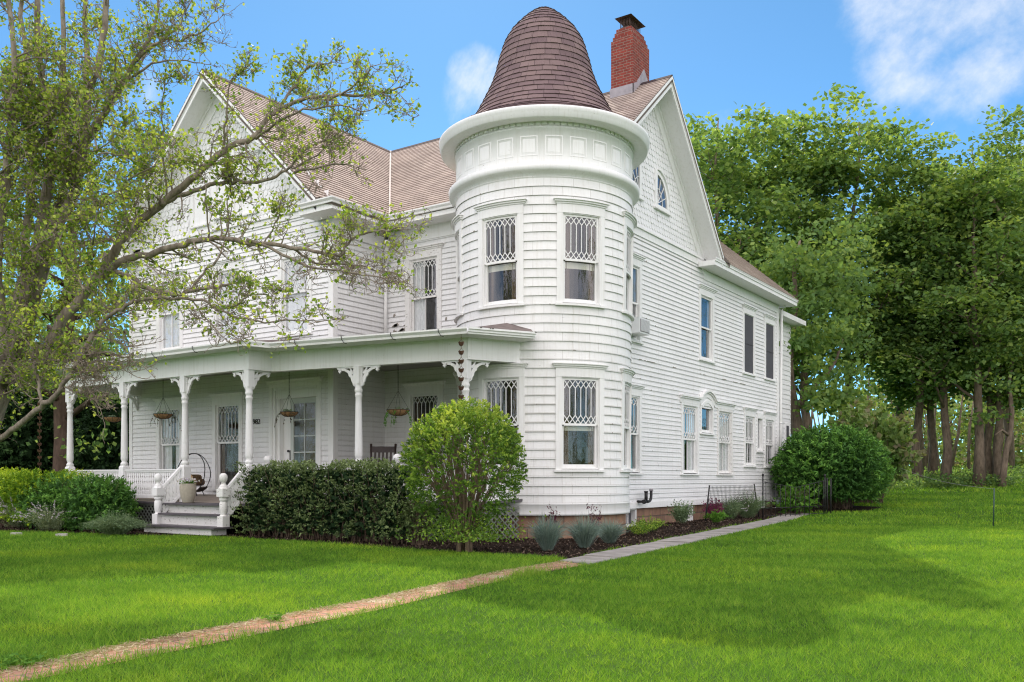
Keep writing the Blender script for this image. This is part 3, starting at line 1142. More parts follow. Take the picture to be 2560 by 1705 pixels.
# dome: shingle courses on a bell curve
prof = [(2.38, 8.98), (2.1, 9.10), (1.8, 9.30), (1.6, 9.58), (1.47, 9.83), (1.32, 10.12), (1.21, 10.37), (1.12, 10.62), (1.06, 10.87), (.99, 11.12),
        (.90, 11.37), (.745, 11.62), (.50, 11.88), (.25, 12.09), (.04, 12.17)]
dens = []
for (r0, z0), (r1, z1) in zip(prof, prof[1:]):
    L = math.hypot(r1 - r0, z1 - z0)
    k = max(1, int(L / .02))
    dens += [(r0 + (r1 - r0) * i / k, z0 + (z1 - z0) * i / k, L / k) for i in range(k)]
rows, acc = [], 0
for r, z, l in dens:
    if acc <= 0:
        rows.append((r, z))
        acc += .152
    acc -= l
rows.append((.03, 12.17))
b = MB()
for i, ((r0, z0), (r1, z1)) in enumerate(zip(rows, rows[1:])):
    nx, nz = z1 - z0, r0 - r1
    q = math.hypot(nx, nz)
    nx, nz = nx / q, nz / q
    k = 44
    for j in range(k):
        a, e = 2 * math.pi * j / k, 2 * math.pi * (j + 1) / k
        th = .015 + .010 * ((j * 7 + i * 13) % 5) / 5
        ro, zo = r0 + nx * th, z0 + nz * th
        pt = lambda r, z, w: (TX + r * math.cos(w), TY + r * math.sin(w), z)
        uvr = lambda w, v: (w * max(.35, r0) * 1.0, v)
        b.face([pt(ro, zo, a), pt(ro, zo, e), pt(r1, z1, e), pt(r1, z1, a)], 0, [uvr(a, i * .15 + .01), uvr(e, i * .15 + .01), uvr(e, i * .15 + .14), uvr(a, i * .15 + .14)])
        b.face([pt(r0 - .01, z0, a), pt(r0 - .01, z0, e), pt(ro, zo, e), pt(ro, zo, a)], 0, [uvr(a, i * .15 + .01)] * 4)
b.lathe([(.16, 12.12), (.10, 12.17), (.0, 12.2)], TX, TY, 12, 0, False)
b.build('dome', M['dome'], house)
b = MB()
for k in range(72):
    a, e = 2 * math.pi * k / 72, 2 * math.pi * (k + 1) / 72
    pt = lambda w, z, r=1.89: (TX + r * math.cos(w), TY + r * math.sin(w), z)
    b.face([pt(a, -.3), pt(e, -.3), pt(e, .5), pt(a, .5)], 0, [(a * 1.89, -.1), (e * 1.89, -.1), (e * 1.89, .5), (a * 1.89, .5)], True)
P = flat((XS - .06, 0, 0), (0, 1, 0), (1, 0, 0))
for u0, u1 in ((18.6, 21.2), (21.85, 24.72), (25.6, 28.2), (28.7, 31.4), (32.0, 33.3)):
    b.face([P(u0, -.3, 0), P(u1, -.3, 0), P(u1, .5, 0), P(u0, .5, 0)], 0, [(u0, -.1), (u1, -.1), (u1, .5), (u0, .5)])
b.build('foundation', M['stone'], house)
for u0, u1 in ((21.2, 21.85), (24.72, 25.6), (28.2, 28.7), (31.4, 32.0)):
    b = MB()
    mbox(b, P, u0, u0 + .05, .0, .5, -.1, .035)
    mbox(b, P, u1 - .07, u1, .0, .5, -.1, .035)
    mbox(b, P, u0 + .05, u1 - .07, .0, .06, -.1, .05)
    mbox(b, P, u0 + .05, u1 - .07, .43, .5, -.1, .02)
    mbox(b, P, (u0 + u1) / 2 - .015, (u0 + u1) / 2 + .015, .06, .43, -.09, -.05)
    bw = b.build('basement_window', M['oldtrim'], house)
    b = MB()
    mbox(b, P, u0 + .05, u1 - .07, .06, .43, -.12, -.10)
    b.build('pane', M['screen'], bw)

# ---- windows
for i, (u0, u1, v0, v1) in enumerate(BAYW):
    window(sub(Pbay, (u0 + u1) / 2, v0), u1 - u0, v1 - v0, .46, 6, inside=['lace', 'lace', 'lace', 'split', 'drape'][i], mullion=(i == 0), casing=.14)
for i, (u0, u1, v0, v1) in enumerate(RECW):
    window(sub(Prec, (u0 + u1) / 2, v0), u1 - u0, v1 - v0, .52, 6, inside='lacehalf' if i == 0 else 'drape', mullion=(i == 0), trim='oldtrim' if i == 0 else 'trim', casing=.15)
for i, u in enumerate(TWU):
    window(sub(Ptow, u, 4.98), .86, 1.88, .52, 6, curved=True, inside='drape', shade=.14)
    window(sub(Ptow, u, 1.48), .90, 1.94, .52, 6, curved=True, inside='drape', shade=.1 if i == 2 else 0)
S = SIDEW
for k in S:
    u0, u1, v0, v1 = S[k]
    Pk = sub(Pside, (u0 + u1) / 2, v0)
    w, h = u1 - u0, v1 - v0
    if k == 's1' or k == 's2':
        window(Pk, w, h, .5, upper='plain', inside='none' if k == 's1' else 'none')
    elif k in ('s3', 's4'):
        window(Pk, w, h, .5, upper='plain', inside='screen', mullion=(k == 's4'))
    elif k in ('t1', 't3'):
        window(Pk, w, h, .5, 6, inside='split' if k == 't1' else 'lace', mullion=True, cap=False, trim='trim' if k == 't1' else 'oldtrim')
    elif k in ('p1', 'p3'):
        window(Pk, w, h, .54, 6, inside='lacehalf', mullion=True)
    elif k == 's6':
        window(Pk, w, h, .5, 4, inside='none')
    elif k == 'p2':
        window(Pk, w, h, .5, upper='one', inside='none', cap=False, casing=.07)
    else:
        window(Pk, w, h, .5, upper='one', inside='none', cap=False, casing=.08)
# arched cornice joining the three side windows
b = MB()
cx, hw = (S['t2'][0] + S['t2'][1]) / 2, .62
pts = [(24.52, 3.70), (cx - hw, 3.70)]
for i in range(1, 12):
    t = i / 12
    pts.append((cx - hw + 2 * hw * t, 3.70 + .27 * math.sin(math.pi * t) ** .8))
pts += [(cx + hw, 3.70), (28.83, 3.70)]
ribbon(b, Pside, pts, .05, .0, .13)
ribbon(b, Pside, [(x, y - .045) for x, y in pts], .05, .0, .09)
ribbon(b, Pside, [(x, y - .13) for x, y in pts], .14, .0, .05)
arch = [(S['t2'][0], 3.46)] + [(cx - .435 + .87 * i / 10, 3.46 + .17 * math.sin(math.pi * i / 10)) for i in range(1, 10)] + [(S['t2'][1], 3.46)]
ribbon(b, Pside, [(x, y + .01) for x, y in arch], .09, .0, .062)
b.build('window_hood', M['trim'], house)


# quarter-round attic lights
def quarter(u0, sg, v0=8.86, w=.62, h=.80):
    P2 = lambda u, v, n: Pside(u0 + sg * u, v0 + v, n)
    mb = MB()
    arc = [(w * math.sin(R(a)), h * math.cos(R(a))) for a in range(0, 91, 9)]
    ribbon(mb, P2, [(x * 1.11, y * 1.09) for x, y in arc], .12, .0, .055)
    ribbon(mb, P2, [(x * 1.25, y * 1.2) for x, y in arc[:-1]], .045, .0, .10)
    mbox(mb, P2, -.13, .0, .0, h + .14, .0, .055)
    mbox(mb, P2, -.15, w + .16, -.10, .0, .0, .05)
    mbox(mb, P2, -.19, w + .22, -.15, -.10, .0, .10)
    q = mb.build('window', M['trim'], house)
    mb = MB()
    for a in (22, 45, 68):
        ribbon(mb, P2, [(.02, .02), (w * .97 * math.sin(R(a)), h * .97 * math.cos(R(a)))], .02, .034, .048)
    ribbon(mb, P2, [(x * .55, y * .55) for x, y in arc], .018, .034, .048)
    mb.build('lattice', M['trim'], q)
    mb = MB()
    mb.face([P2(x, y, .028) for x, y in [(0, 0)] + arc])
    mb.build('pane', M['glass'], q)
    mb = MB()
    mpoly(mb, P2, [(0, 0)] + arc, .006, .01)
    mb.build('blind', M['screen'], q)


quarter(22.98, 1)
quarter(21.88, -1)
# triple attic window in the front gable
window(sub(Pbay, -20.4, 8.42), .66, 1.70, .5, upper='plain', inside='lace', casing=.1)
window(sub(Pbay, -21.42, 8.32), .62, 1.28, .5, upper='plain', inside='lace', casing=.1)
window(sub(Pbay, -19.40, 8.32), .62, 1.28, .5, upper='plain', inside='lace', casing=.1)

# ---- front door in its deep moulded surround
u0, u1, v0, v1 = DOOR
b = MB()
mbox(b, Pbay, u0 - .12, u0, v0, v1 + .15, -.02, .05)
mbox(b, Pbay, u0, u0 + .09, v0, v1 + .06, -.12, .02)
mbox(b, Pbay, u1, u1 + .12, v0, v1 + .15, -.02, .05)
mbox(b, Pbay, u0, u1, v1 + .06, v1 + .15, -.02, .05)
mbox(b, Pbay, u0 - .16, u1 + .16, v1 + .15, v1 + .22, -.02, .09)
mbox(b, Pbay, u0 - .19, u1 + .19, v1 + .22, v1 + .25, -.02, .13)
mbox(b, Pbay, u0 + .09, u1, v1 - .22, v1 + .06, -.16, -.02)
mbox(b, Pbay, u0 + .09, u0 + .2, v0, v1 - .22, -.2, -.04)
mbox(b, Pbay, u0 + .2, u0 + .52, v0, v1 - .22, -.22, -.17)
mbox(b, Pbay, u1 - .14, u1, v0, v1 - .22, -.2, -.04)
dr = b.build('door_surround', M['trim'], house)
b = MB()
d0, d1 = u0 + .52, u1 - .14
for q in ((d0, d0 + .11, v0, v1 - .22), (d1 - .11, d1, v0, v1 - .22), (d0 + .11, d1 - .11, v1 - .36, v1 - .22), (d0 + .11, d1 - .11, v0, v0 + .25)):
    mbox(b, Pbay, *q, -.17, -.12)
for i in range(1, 5):
    z = v0 + .25 + (v1 - .36 - v0 - .25) * i / 5
    mbox(b, Pbay, d0 + .11, d1 - .11, z - .014, z + .014, -.16, -.13)
mbox(b, Pbay, (d0 + d1) / 2 - .014, (d0 + d1) / 2 + .014, v0 + .25, v1 - .36, -.158, -.132)
sd = b.build('storm_door', M['doorgrey'], house)
b = MB()
sheet(b, Pbay, d0 + .11, d1 - .11, v0 + .25, v1 - .36, -.148)
b.build('pane', M['glass'], sd)
b = MB()
mbox(b, Pbay, d0 + .05, d1 - .05, v0, v1 - .25, -.4, -.38)
b.build('inner_door', M['drape'], sd)
b = MB()
b.tube([Pbay(u0 + .40, 1.98, -.165), Pbay(u0 + .40, 1.98, -.13)], .03, 10, 0)
mbox(b, Pbay, u0 + .445, u0 + .475, 1.75, 2.0, -.165, -.15)
b.tube([Pbay(u0 + .475, 1.55, -.16), Pbay(u0 + .475, 1.55, -.11), Pbay(u0 + .53, 1.54, -.11)], .012, 8)
b.build('handle', M['iron'], sd)

# house number
tx = bpy.data.curves.new('numerals', 'FONT')
tx.body = '1982'
tx.size = .20
tx.offset = -.005
tx.extrude = .012
to = bpy.data.objects.new('tmp_text', tx)
COL.objects.link(to)
bpy.context.view_layer.update()
me = bpy.data.meshes.new_from_object(to.evaluated_get(bpy.context.evaluated_depsgraph_get()))
bpy.data.objects.remove(to)
me.name = 'house_number'
me.materials.clear()
me.materials.append(M['numeral'])
hn = bpy.data.objects.new('house_number', me)
COL.objects.link(hn)
hn.parent = house
hn.matrix_parent_inverse = Matrix.Translation(-WLOC['house'])
hn.rotation_euler = (R(90), 0, 0)
hn.location = (-19.30, YB - .045, 2.70)

# downspouts and the vent pipe
b = MB()
b.tube([(-15.72, 17.25, 7.78), (-15.72, 17.25, 7.35)], .05, 10, 1)
b.tube([(-15.72, 17.25, 7.35), (-15.76, 17.3, 7.25), (-16.05, 17.62, 7.0), (-16.14, 17.68, 6.9)], .05, 10)
b.tube([(-16.14, 17.68, 6.9), (-16.14, 17.68, 4.7)], .045, 10)
b.build('downspout', [M['trim'], M['iron']], house)
b = MB()
b.tube([(-10.72, 33.55, 7.75), (-10.74, 33.5, 7.62), (-10.83, 33.42, 7.5), (-10.86, 33.42, 4.0), (-10.86, 33.42, .3)], .05, 10)
for z in (3.3, 5.9):
    b.tube([(-10.86, 33.42, z), (-10.86, 33.42, z + .05)], .058, 10)
b.build('downspout', M['trim'], house)
b = MB()
ur = [(-10.72, 21.78, .66), (-10.72, 22.05, .66)] + [(-10.72, 22.05 + .16 * math.sin(R(a)), .82 - .16 * math.cos(R(a))) for a in range(15, 91, 15)] + [(-10.72, 22.21, .95)]
b.tube(ur, .038, 10)
b.tube([(-10.72, 21.9, .66), (-10.72, 21.9, .93)], .045, 10)
b.tube([(-10.72, 21.9, .90), (-10.72, 21.9, .94)], .055, 10)
b.tube([(-10.72, 21.75, .66), (-10.72, 21.82, .66)], .06, 10)
b.tube([(-10.72, 22.21, .93), (-10.72, 22.21, 1.0)], .055, 10, 1)
b.tube([(-10.98, 21.8, .66), (-10.72, 21.8, .66)], .035, 8)
b.build('vent_pipe', [M['iron'], M['lead']], house)

# weathering of the old paint: an open crack on the side wall, bare wood on the set-back wall, chips at the laps
random.seed(3)
b = MB()
y = 21.9
while y < 30.2:
    l = random.uniform(.05, .5)
    if random.random() < .62:
        z = .62 + .128 * 30
        mpoly(b, Pside, [(y, z - .010), (y + l, z - .012), (y + l, z + random.uniform(-.002, .006)), (y + l * .5, z + random.uniform(.0, .014)), (y, z + .002)], .02, .033)
    y += l + random.uniform(.02, .25)
for i in range(70):
    y = random.uniform(21.8, 33)
    z = .62 + .128 * random.randint(0, 55)
    if any(a - .18 < y < e + .18 and g - .1 < z < h + .35 for a, e, g, h in SIDEW.values()):
        continue
    w = random.uniform(.015, .09)
    mpoly(b, Pside, [(y, z - .012), (y + w, z - .012), (y + w * .8, z + random.uniform(.0, .012)), (y + w * .3, z + random.uniform(.002, .02))], .02, .0315)
for i in range(40):
    u = random.uniform(-2.6, 2.9)
    z = .74 + .191 * random.randint(0, 35)
    if any(a - .25 < u < e + .25 and g - .15 < z < h + .4 for a, e, g, h in TH1 + TH2):
        continue
    w = random.uniform(.015, .08)
    mpoly(b, Ptow, [(u, z - .012), (u + w, z - .012), (u + w * .8, z + random.uniform(.0, .01)), (u + w * .3, z + random.uniform(.002, .018))], .02, .031)
for i in range(40):
    x = random.choice((random.uniform(-16.0, -15.55), random.uniform(-16.1, -14.1)))
    z = .55 + .13 * random.randint(32, 36) if random.random() < .75 else .55 + .13 * random.randint(32, 52)
    if any(a - .2 < x < e + .2 and g - .1 < z < h + .35 for a, e, g, h in RECW):
        continue
    w = random.uniform(.03, .16)
    h = random.uniform(.015, .09)
    mpoly(b, Prec, [(x, z - .012), (x + w * .6, z - .010), (x + w, z + h * .3), (x + w * .7, z + h), (x + w * .2, z + h * .7)], .012, .0325)
for i in range(30):
    x = random.uniform(-24.6, -16.4)
    z = .55 + .13 * random.randint(33, 55)
    if any(a - .2 < x < e + .2 and g - .1 < z < h + .35 for a, e, g, h in BAYW):
        continue
    w = random.uniform(.015, .08)
    mpoly(b, Pbay, [(x, z - .012), (x + w, z - .012), (x + w * .8, z + .01), (x + w * .3, z + random.uniform(.002, .018))], .02, .0325)
b.build('bare_wood', m_plain('bare_grey_wood', (.30, .27, .24), .9, .4, 30), house)

# ------------------------------------------------------------------ the porch (part of the house)
BZ, BT = 3.715, 4.16               # porch beam: underside, top


def zfl(y):
    return .84 - max(0, (YB - y)) * .05


def quadstrip(mb, a, bb, mi=0):
    for i in range(len(a) - 1):
        mb.face([a[i], a[i + 1], bb[i + 1], bb[i]], mi)


# floor
edge = [(-24.45, 16.0), (-23.95, 13.32), (-16.28, 13.32), (-16.2, 13.93), (-11.15, 14.72), (-10.7, 16.0)]
wall = [(-24.45, 16.0), (-24.45, 16.0), (-16.27, 16.0), (-16.27, 17.8), (-12.6, 17.8), (-11.5, 16.1)]
b = MB()
quadstrip(b, [(x, y, zfl(y)) for x, y in edge], [(x, y, zfl(min(y, YB))) for x, y in wall])
b.build('porch_floor', M['deck'], house)
b = MB()
for (x0, y0), (x1, y1) in zip(edge, edge[1:]):
    A, B = Vector((x0, y0, zfl(y0))), Vector((x1, y1, zfl(y1)))
    o = (B - A).normalized().cross(Vector((0, 0, 1))) * .03
    b.hexa([A + Vector((0, 0, .006)), B + Vector((0, 0, .006)), B - Vector((0, 0, .05)), A - Vector((0, 0, .05))],
           [A + o + Vector((0, 0, .006)), B + o + Vector((0, 0, .006)), B + o - Vector((0, 0, .05)), A + o - Vector((0, 0, .05))])
b.build('floor_nosing', M['greypaint'], house)

# beams between posts
POSTS = [(-23.77, 13.5), (-21.25, 13.5), (-18.76, 13.5), (-16.44, 13.5), (-13.95, 14.42), (-11.36, 14.86)]
b = MB()


def beam(p, q, w=.17, z0=BZ, z1=BT):
    A, B = Vector((*p, 0)), Vector((*q, 0))
    d = (B - A).normalized()
    n = d.cross(Vector((0, 0, 1)))
    P = flat(A, d, n)
    L = (B - A).length
    mbox(b, P, 0, L, z0, z1, -w / 2, w / 2)
    mbox(b, P, 0, L, z1 - .035, z1, w / 2, w / 2 + .03)


beam((-24.3, 15.93), (-23.86, 13.5))
beam((-23.86, 13.5), (-16.34, 13.5))
beam((-16.42, 13.41), (-16.33, 14.06))
beam((-16.4, 14.06), (-11.27, 14.9))
beam((-11.33, 14.83), (-10.72, 16.1))
b.build('porch_beam', M['trim'], house)
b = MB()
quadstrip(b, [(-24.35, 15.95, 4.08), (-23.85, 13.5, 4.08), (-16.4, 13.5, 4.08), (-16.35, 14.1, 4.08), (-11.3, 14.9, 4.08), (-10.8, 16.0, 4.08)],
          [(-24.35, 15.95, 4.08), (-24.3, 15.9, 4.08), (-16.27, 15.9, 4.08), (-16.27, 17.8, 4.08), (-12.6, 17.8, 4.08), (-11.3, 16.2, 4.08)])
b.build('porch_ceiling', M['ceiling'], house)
# roof with soffit, fascia and gutter
re = [(-25.0, 16.0), (-24.45, 13.0), (-15.95, 13.0), (-15.78, 13.58), (-10.98, 14.42), (-10.25, 15.75)]
rw = [(-25.0, 16.0), (-24.75, 15.93), (-16.27, 15.93), (-16.27, 17.8), (-12.4, 17.8), (-11.0, 16.5)]
ZE = 4.27
b = MB()
quadstrip(b, [(x, y, ZE) for x, y in re], [(x, y, 4.29 if i == 0 else 4.72) for i, (x, y) in enumerate(rw)])
quadstrip(b, [(x, y, 4.155) for x, y in re], [(-24.35, 16.0, 4.155), (-23.85, 13.6, 4.155), (-16.35, 13.6, 4.155), (-16.3, 14.1, 4.155), (-11.3, 15.0, 4.155), (-10.9, 16.1, 4.155)], 1)
for (x0, y0), (x1, y1) in zip(re, re[1:]):
    b.face([(x0, y0, ZE), (x1, y1, ZE), (x1, y1, 4.155), (x0, y0, 4.155)], 1)
# lifted felt edge along the front
for i in range(60):
    t = random.random()
    k = random.choice((1, 1, 1, 3, 3, 4))
    x = re[k][0] + (re[k + 1][0] - re[k][0]) * t
    y = re[k][1] + (re[k + 1][1] - re[k][1]) * t
    s = random.uniform(.05, .16)
    b.face([(x - s, y + .02, ZE + .004), (x + s, y + .02, ZE + .004), (x + s, y + .0, ZE + random.uniform(.015, .04)), (x - s, y + .0, ZE + random.uniform(.01, .035))], 0)
b.build('porch_roof', [M['porchroof'], M['trim']], house)
b = MB()
gutter(b, [(x, y, ZE - .115) for x, y in re[1:5]], [(-.1, -1, 0), (.35, -1, 0), (.25, -1, 0), (.55, -1, 0)], .10, .125)
for k in (1, 3):
    for t in ((.12, .27, .45, .62, .8) if k == 1 else (.15, .4, .65, .88)):
        x, y = re[k][0] + (re[k + 1][0] - re[k][0]) * t, re[k][1] + (re[k + 1][1] - re[k][1]) * t
        b.tube([(x, y - .112, ZE + .012), (x + .01, y - .118, ZE - .05), (x + .03, y - .06, ZE - .125), (x + .07, y - .02, ZE - .135)], .008, 5, 1)
b.build('gutter', [M['trim'], M['iron']], house)
b = MB()
A, B = Vector((re[4][0], re[4][1], 0)), Vector((re[5][0], re[5][1], 0))
Pe = flat(A, B - A, (B - A).cross(Vector((0, 0, 1))))
L = (B - A).length
mbox(b, Pe, 0, L, 4.16, 4.2, .0, .03)
mbox(b, Pe, 0, L, 4.2, 4.25, .0, .06)
mbox(b, Pe, 0, L, 4.25, 4.29, .0, .09)
b.build('eave_moulding', M['trim'], house)

# turned posts with sawn brackets
TURN = [(.075, 1.60), (.092, 1.62), (.092, 1.66), (.07, 1.685), (.062, 1.71), (.080, 1.74), (.088, 1.79), (.086, 1.9), (.070, 2.9), (.066, 3.05),
        (.082, 3.07), (.082, 3.10), (.070, 3.12), (.070, 3.15), (.088, 3.17), (.088, 3.21), (.074, 3.24), (.085, 3.30), (.088, 3.33)]


def bracket(origin, d, s=1.0):
    """scroll-sawn bracket: arc, drop finial and a little leaf; d = direction along the beam"""
    d = Vector(d).normalized()
    n = d.cross(Vector((0, 0, 1)))
    o = Vector(origin)
    P = lambda u, v, k: o + d * (u * s) + Vector((0, 0, v * s)) + n * k
    mb = MB()
    t = .022
    ribbon(mb, P, [(0, -.014), (.44, -.014)], .028, -t, t)
    ribbon(mb, P, [(.012, -.02), (.012, -.40)], .026, -t, t)
    arc = [(.325 - .30 * math.sin(R(a)) * .93, -.345 + .30 * math.cos(R(a))) for a in range(0, 81, 10)]
    ribbon(mb, P, arc, [.05, .05, .052, .056, .06, .064, .066, .07, .07], -t + .003, t - .003)
    mpoly(mb, P, [(.02, -.40), (.02, -.30), (.06, -.28), (.075, -.31), (.055, -.335), (.05, -.37)], -t, t)
    mpoly(mb, P, [(.31, -.02), (.44, -.02), (.425, -.045), (.40, -.05), (.40, -.075), (.415, -.09), (.39, -.10), (.375, -.125), (.36, -.10), (.335, -.09), (.35, -.07), (.345, -.05), (.31, -.045)], -t, t)
    mpoly(mb, P, [(.02, -.13), (.075, -.075), (.115, -.028), (.135, -.028), (.115, -.075), (.14, -.09), (.10, -.12), (.085, -.15), (.05, -.155)], -t + .006, t - .006)
    mpoly(mb, P, [(.105, -.19), (.13, -.165), (.165, -.155), (.15, -.185), (.125, -.215)], -t, t)
    return mb


def post(i):
    x, y = POSTS[i]
    mb = MB()
    zb = zfl(y)
    w = .095
    mb.box(x - w, x + w, y - w, y + w, zb, 1.56)
    mb.hexa([(x - w, y - w, 1.56), (x + w, y - w, 1.56), (x + w, y + w, 1.56), (x - w, y + w, 1.56)],
            [(x - .07, y - .07, 1.605), (x + .07, y - .07, 1.605), (x + .07, y + .07, 1.605), (x - .07, y + .07, 1.605)])
    mb.lathe(TURN, x, y, 20)
    w = .085
    mb.box(x - w, x + w, y - w, y + w, 3.33, BZ)
    po = mb.build('porch_post', M['paint'], house)
    dirs = {0: [(1, 0, 0), (-.25, 1, 0)], 1: [(-1, 0, 0), (1, 0, 0)], 2: [(-1, 0, 0), (1, 0, 0)], 3: [(-1, 0, 0), (.12, 1, 0)],
            4: [(-1, -.165, 0), (1, .165, 0)], 5: [(-1, -.165, 0), (.45, .9, 0)]}[i]
    for d in dirs:
        dn = Vector(d).normalized()
        bracket(Vector((x, y, BZ)) + dn * .085, d, 1.08).build('bracket', M['paint'], po)


for i in range(6):
    post(i)
bracket((-24.36, 15.9, BZ), (.18, -1, 0), 1.1).build('wall_bracket', M['paint'], house)

# sawn balustrades
PROF = [(0, .030), (.06, .030), (.09, .022), (.13, .036), (.20, .036), (.24, .016), (.27, .016), (.31, .030), (.38, .040), (.46, .040), (.53, .024), (.58, .018),
        (.63, .034), (.70, .038), (.76, .022), (.80, .016), (.84, .034), (.92, .036), (1.0, .036)]


def baluster(mb, P, u, v0, h, t=.012):
    L = [(u - w, v0 + h * f) for f, w in PROF]
    Rr = [(u + w, v0 + h * f) for f, w in PROF]
    for i in range(len(PROF) - 1):
        mpoly(mb, P, [L[i], Rr[i], Rr[i + 1], L[i + 1]], -t, t)


def railing(p, q, z0, z1, slope=0.0, step=.087):
    A, B = Vector((*p, 0)), Vector((*q, 0))
    d = (B - A).normalized()
    n = d.cross(Vector((0, 0, 1)))
    L = (B - A).length
    P = lambda u, v, k: A + d * u + Vector((0, 0, v + slope * u)) + n * k
    mb = MB()
    mbox(mb, P, 0, L, z1 - .03, z1, -.055, .055)
    mbox(mb, P, 0, L, z1 - .075, z1 - .03, -.03, .03)
    mbox(mb, P, 0, L, z0, z0 + .07, -.035, .035)
    k = int(L / step)
    for i in range(k):
        baluster(mb, P, (i + .5) * L / k, z0 + .06, z1 - z0 - .125)
    return mb.build('railing', M['paint'], house)


zr = 1.50
railing((POSTS[0][0] + .1, 13.5), (POSTS[1][0] - .1, 13.5), .79, zr)
railing((POSTS[1][0] + .1, 13.5), (POSTS[2][0] - .1, 13.5), .79, zr)
railing((-23.8, 13.6), (-24.3, 15.85), .80, zr)
railing((-16.25, 14.02), (-14.05, 14.38), .79, zr)
railing((-13.85, 14.44), (-11.45, 14.83), .79, zr)
railing((-11.3, 14.95), (-10.85, 15.82), .80, zr)

# ball-topped newels
NEWEL = [(.0, 1.0), (.03, .998), (.06, .985), (.082, .955), (.09, .915), (.082, .87), (.062, .84), (.048, .828), (.048, .80), (.072, .775), (.085, .755)]


def newel(x, y, z, h=1.19, foot=.30, label=None):
    s = h
    mb = MB()
    mb.lathe([(r, v * s) for r, v in NEWEL], x, y, 20, zs=z)
    o8 = lambda r, zz: [(x + r * math.cos(R(a)), y + r * math.sin(R(a)), z + zz * s) for a in range(0, 360, 45)]
    mb.hexa(o8(.085, .755), o8(.115, .71))
    mb.box(x - .105, x + .105, y - .105, y + .105, z + .56 * s, z + .71 * s)
    mb.hexa(o8(.11, .56), o8(.085, .53))
    mb.lathe([(.085, .53), (.09, .515), (.09, .49), (.07, .48), (.07, .465), (.088, .45), (.09, .36), (.086, .25), (.07, .225), (.07, .21), (.09, .20)], x, y, 20, zs=z, sm=True) if False else None
    mb.lathe([(.085, .53 * s), (.09, .515 * s), (.09, .49 * s), (.07, .48 * s), (.07, .465 * s), (.086, .44 * s), (.088, .36 * s), (.082, .27 * s), (.068, .235 * s), (.068, .22 * s), (.09, .20 * s)], x, y, 20, zs=z)
    mb.box(x - .095, x + .095, y - .095, y + .095, z, z + .20 * s)
    o = mb.build('newel_post', M['paint'] if not label else M['oldtrim'], house)
    if label:
        o['label'] = label
    return o


newel(-19.02, 12.95, .205)
newel(-16.63, 12.95, .205, label='newel post with a rotten chipped foot')
for (x, y) in ((-16.38, 13.98), (-12.98, 14.58)):
    mb = MB()
    mb.lathe([(0, 1.80), (.04, 1.795), (.08, 1.765), (.097, 1.71), (.088, 1.665), (.06, 1.635), (.045, 1.625), (.06, 1.6), (.08, 1.58)], x, y, 20)
    mb.box(x - .09, x + .09, y - .09, y + .09, zfl(y), 1.58)
    mb.build('newel_post', M['paint'], house)
# stair rails down to the newels
for x0, x1 in ((-18.80, -19.0), (-16.46, -16.62)):
    A, B = Vector((x0, 13.38, 1.52)), Vector((x1, 13.04, 1.06))
    mb = MB()
    d = B - A
    L = math.hypot(d.x, d.y)
    P = lambda u, v, k, A=A, d=d: A + d * u + Vector((k, 0, v))
    mbox(mb, P, 0, 1, -.04, .03, -.035, .035)
    mbox(mb, P, 0, 1, -.68, -.60, -.03, .03)
    for i in range(5):
        u = (i + .5) / 5
        P2 = lambda uu, v, k, A=A, d=d, u=u: A + d * u + Vector((k, 0, v)) + Vector((d.x, d.y, 0)) / L * uu
        baluster(mb, P2, 0, -.60, .56)
    mb.build('stair_rail', M['paint'], house)
# steps
b = MB()
b.box(-18.95, -16.72, 13.16, 13.3, .47, .66)
b.box(-18.95, -16.70, 12.98, 13.12, .205, .43)
b.box(-19.2, -16.72, 12.70, 13.1, .02, .165)
b.build('stair_riser', M['oldtrim'], house)
b = MB()
b.box(-18.93, -16.7, 13.02, 13.36, .66, .70)
b.box(-18.9, -16.74, 12.86, 13.20, .43, .47)
b.box(-19.37, -16.5, 12.60, 13.1, .165, .205)
b.build('stair_tread', M['greypaint'], house)


# lattice under the porch
def lattice_panel(p, q, z0, z1, step=.135):
    A, B = Vector((*p, 0)), Vector((*q, 0))
    d = (B - A).normalized()
    P = flat(A, d, d.cross(Vector((0, 0, 1))))
    L = (B - A).length
    mb = MB()
    h = z1 - z0
    x = -h
    while x < L:
        a0, a1 = max(0, x), min(L, x + h)
        if a1 > a0:
            ribbon(mb, P, [(a0, z0 + (a0 - x)), (a1, z0 + (a1 - x))], .032, .0, .007)
            ribbon(mb, P, [(a0, z1 - (a0 - x)), (a1, z1 - (a1 - x))], .032, .008, .015)
        x += step
    mbox(mb, P, 0, L, z1 - .05, z1, .016, .034)
    mb.build('lattice_panel', M['lattice'], house)


lattice_panel((-23.9, 13.36), (-19.3, 13.36), .0, .66)
lattice_panel((-16.2, 13.97), (-11.2, 14.76), .0, .66)
lattice_panel((-11.2, 14.76), (-10.75, 15.9), .0, .68)
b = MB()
b.box(-24.0, -11.4, 15.2, 15.3, -.1, .6)  # dark sheet painted as the shade seen through the lattice
b.build('lattice_shade_backing', M['void'], house)

# ------------------------------------------------------------------ things on and around the porch


def part(mb, name, mat, root_):
    o = mb.build(name, mat)
    o.parent = root_
    return o


def thing(name, loc, label, cat, group=None, rz=0):
    o = bpy.data.objects.new(name, None)
    o.empty_display_size = .2
    COL.objects.link(o)
    o.location = loc
    o.rotation_euler.z = rz
    return tag(o, label, cat, group)


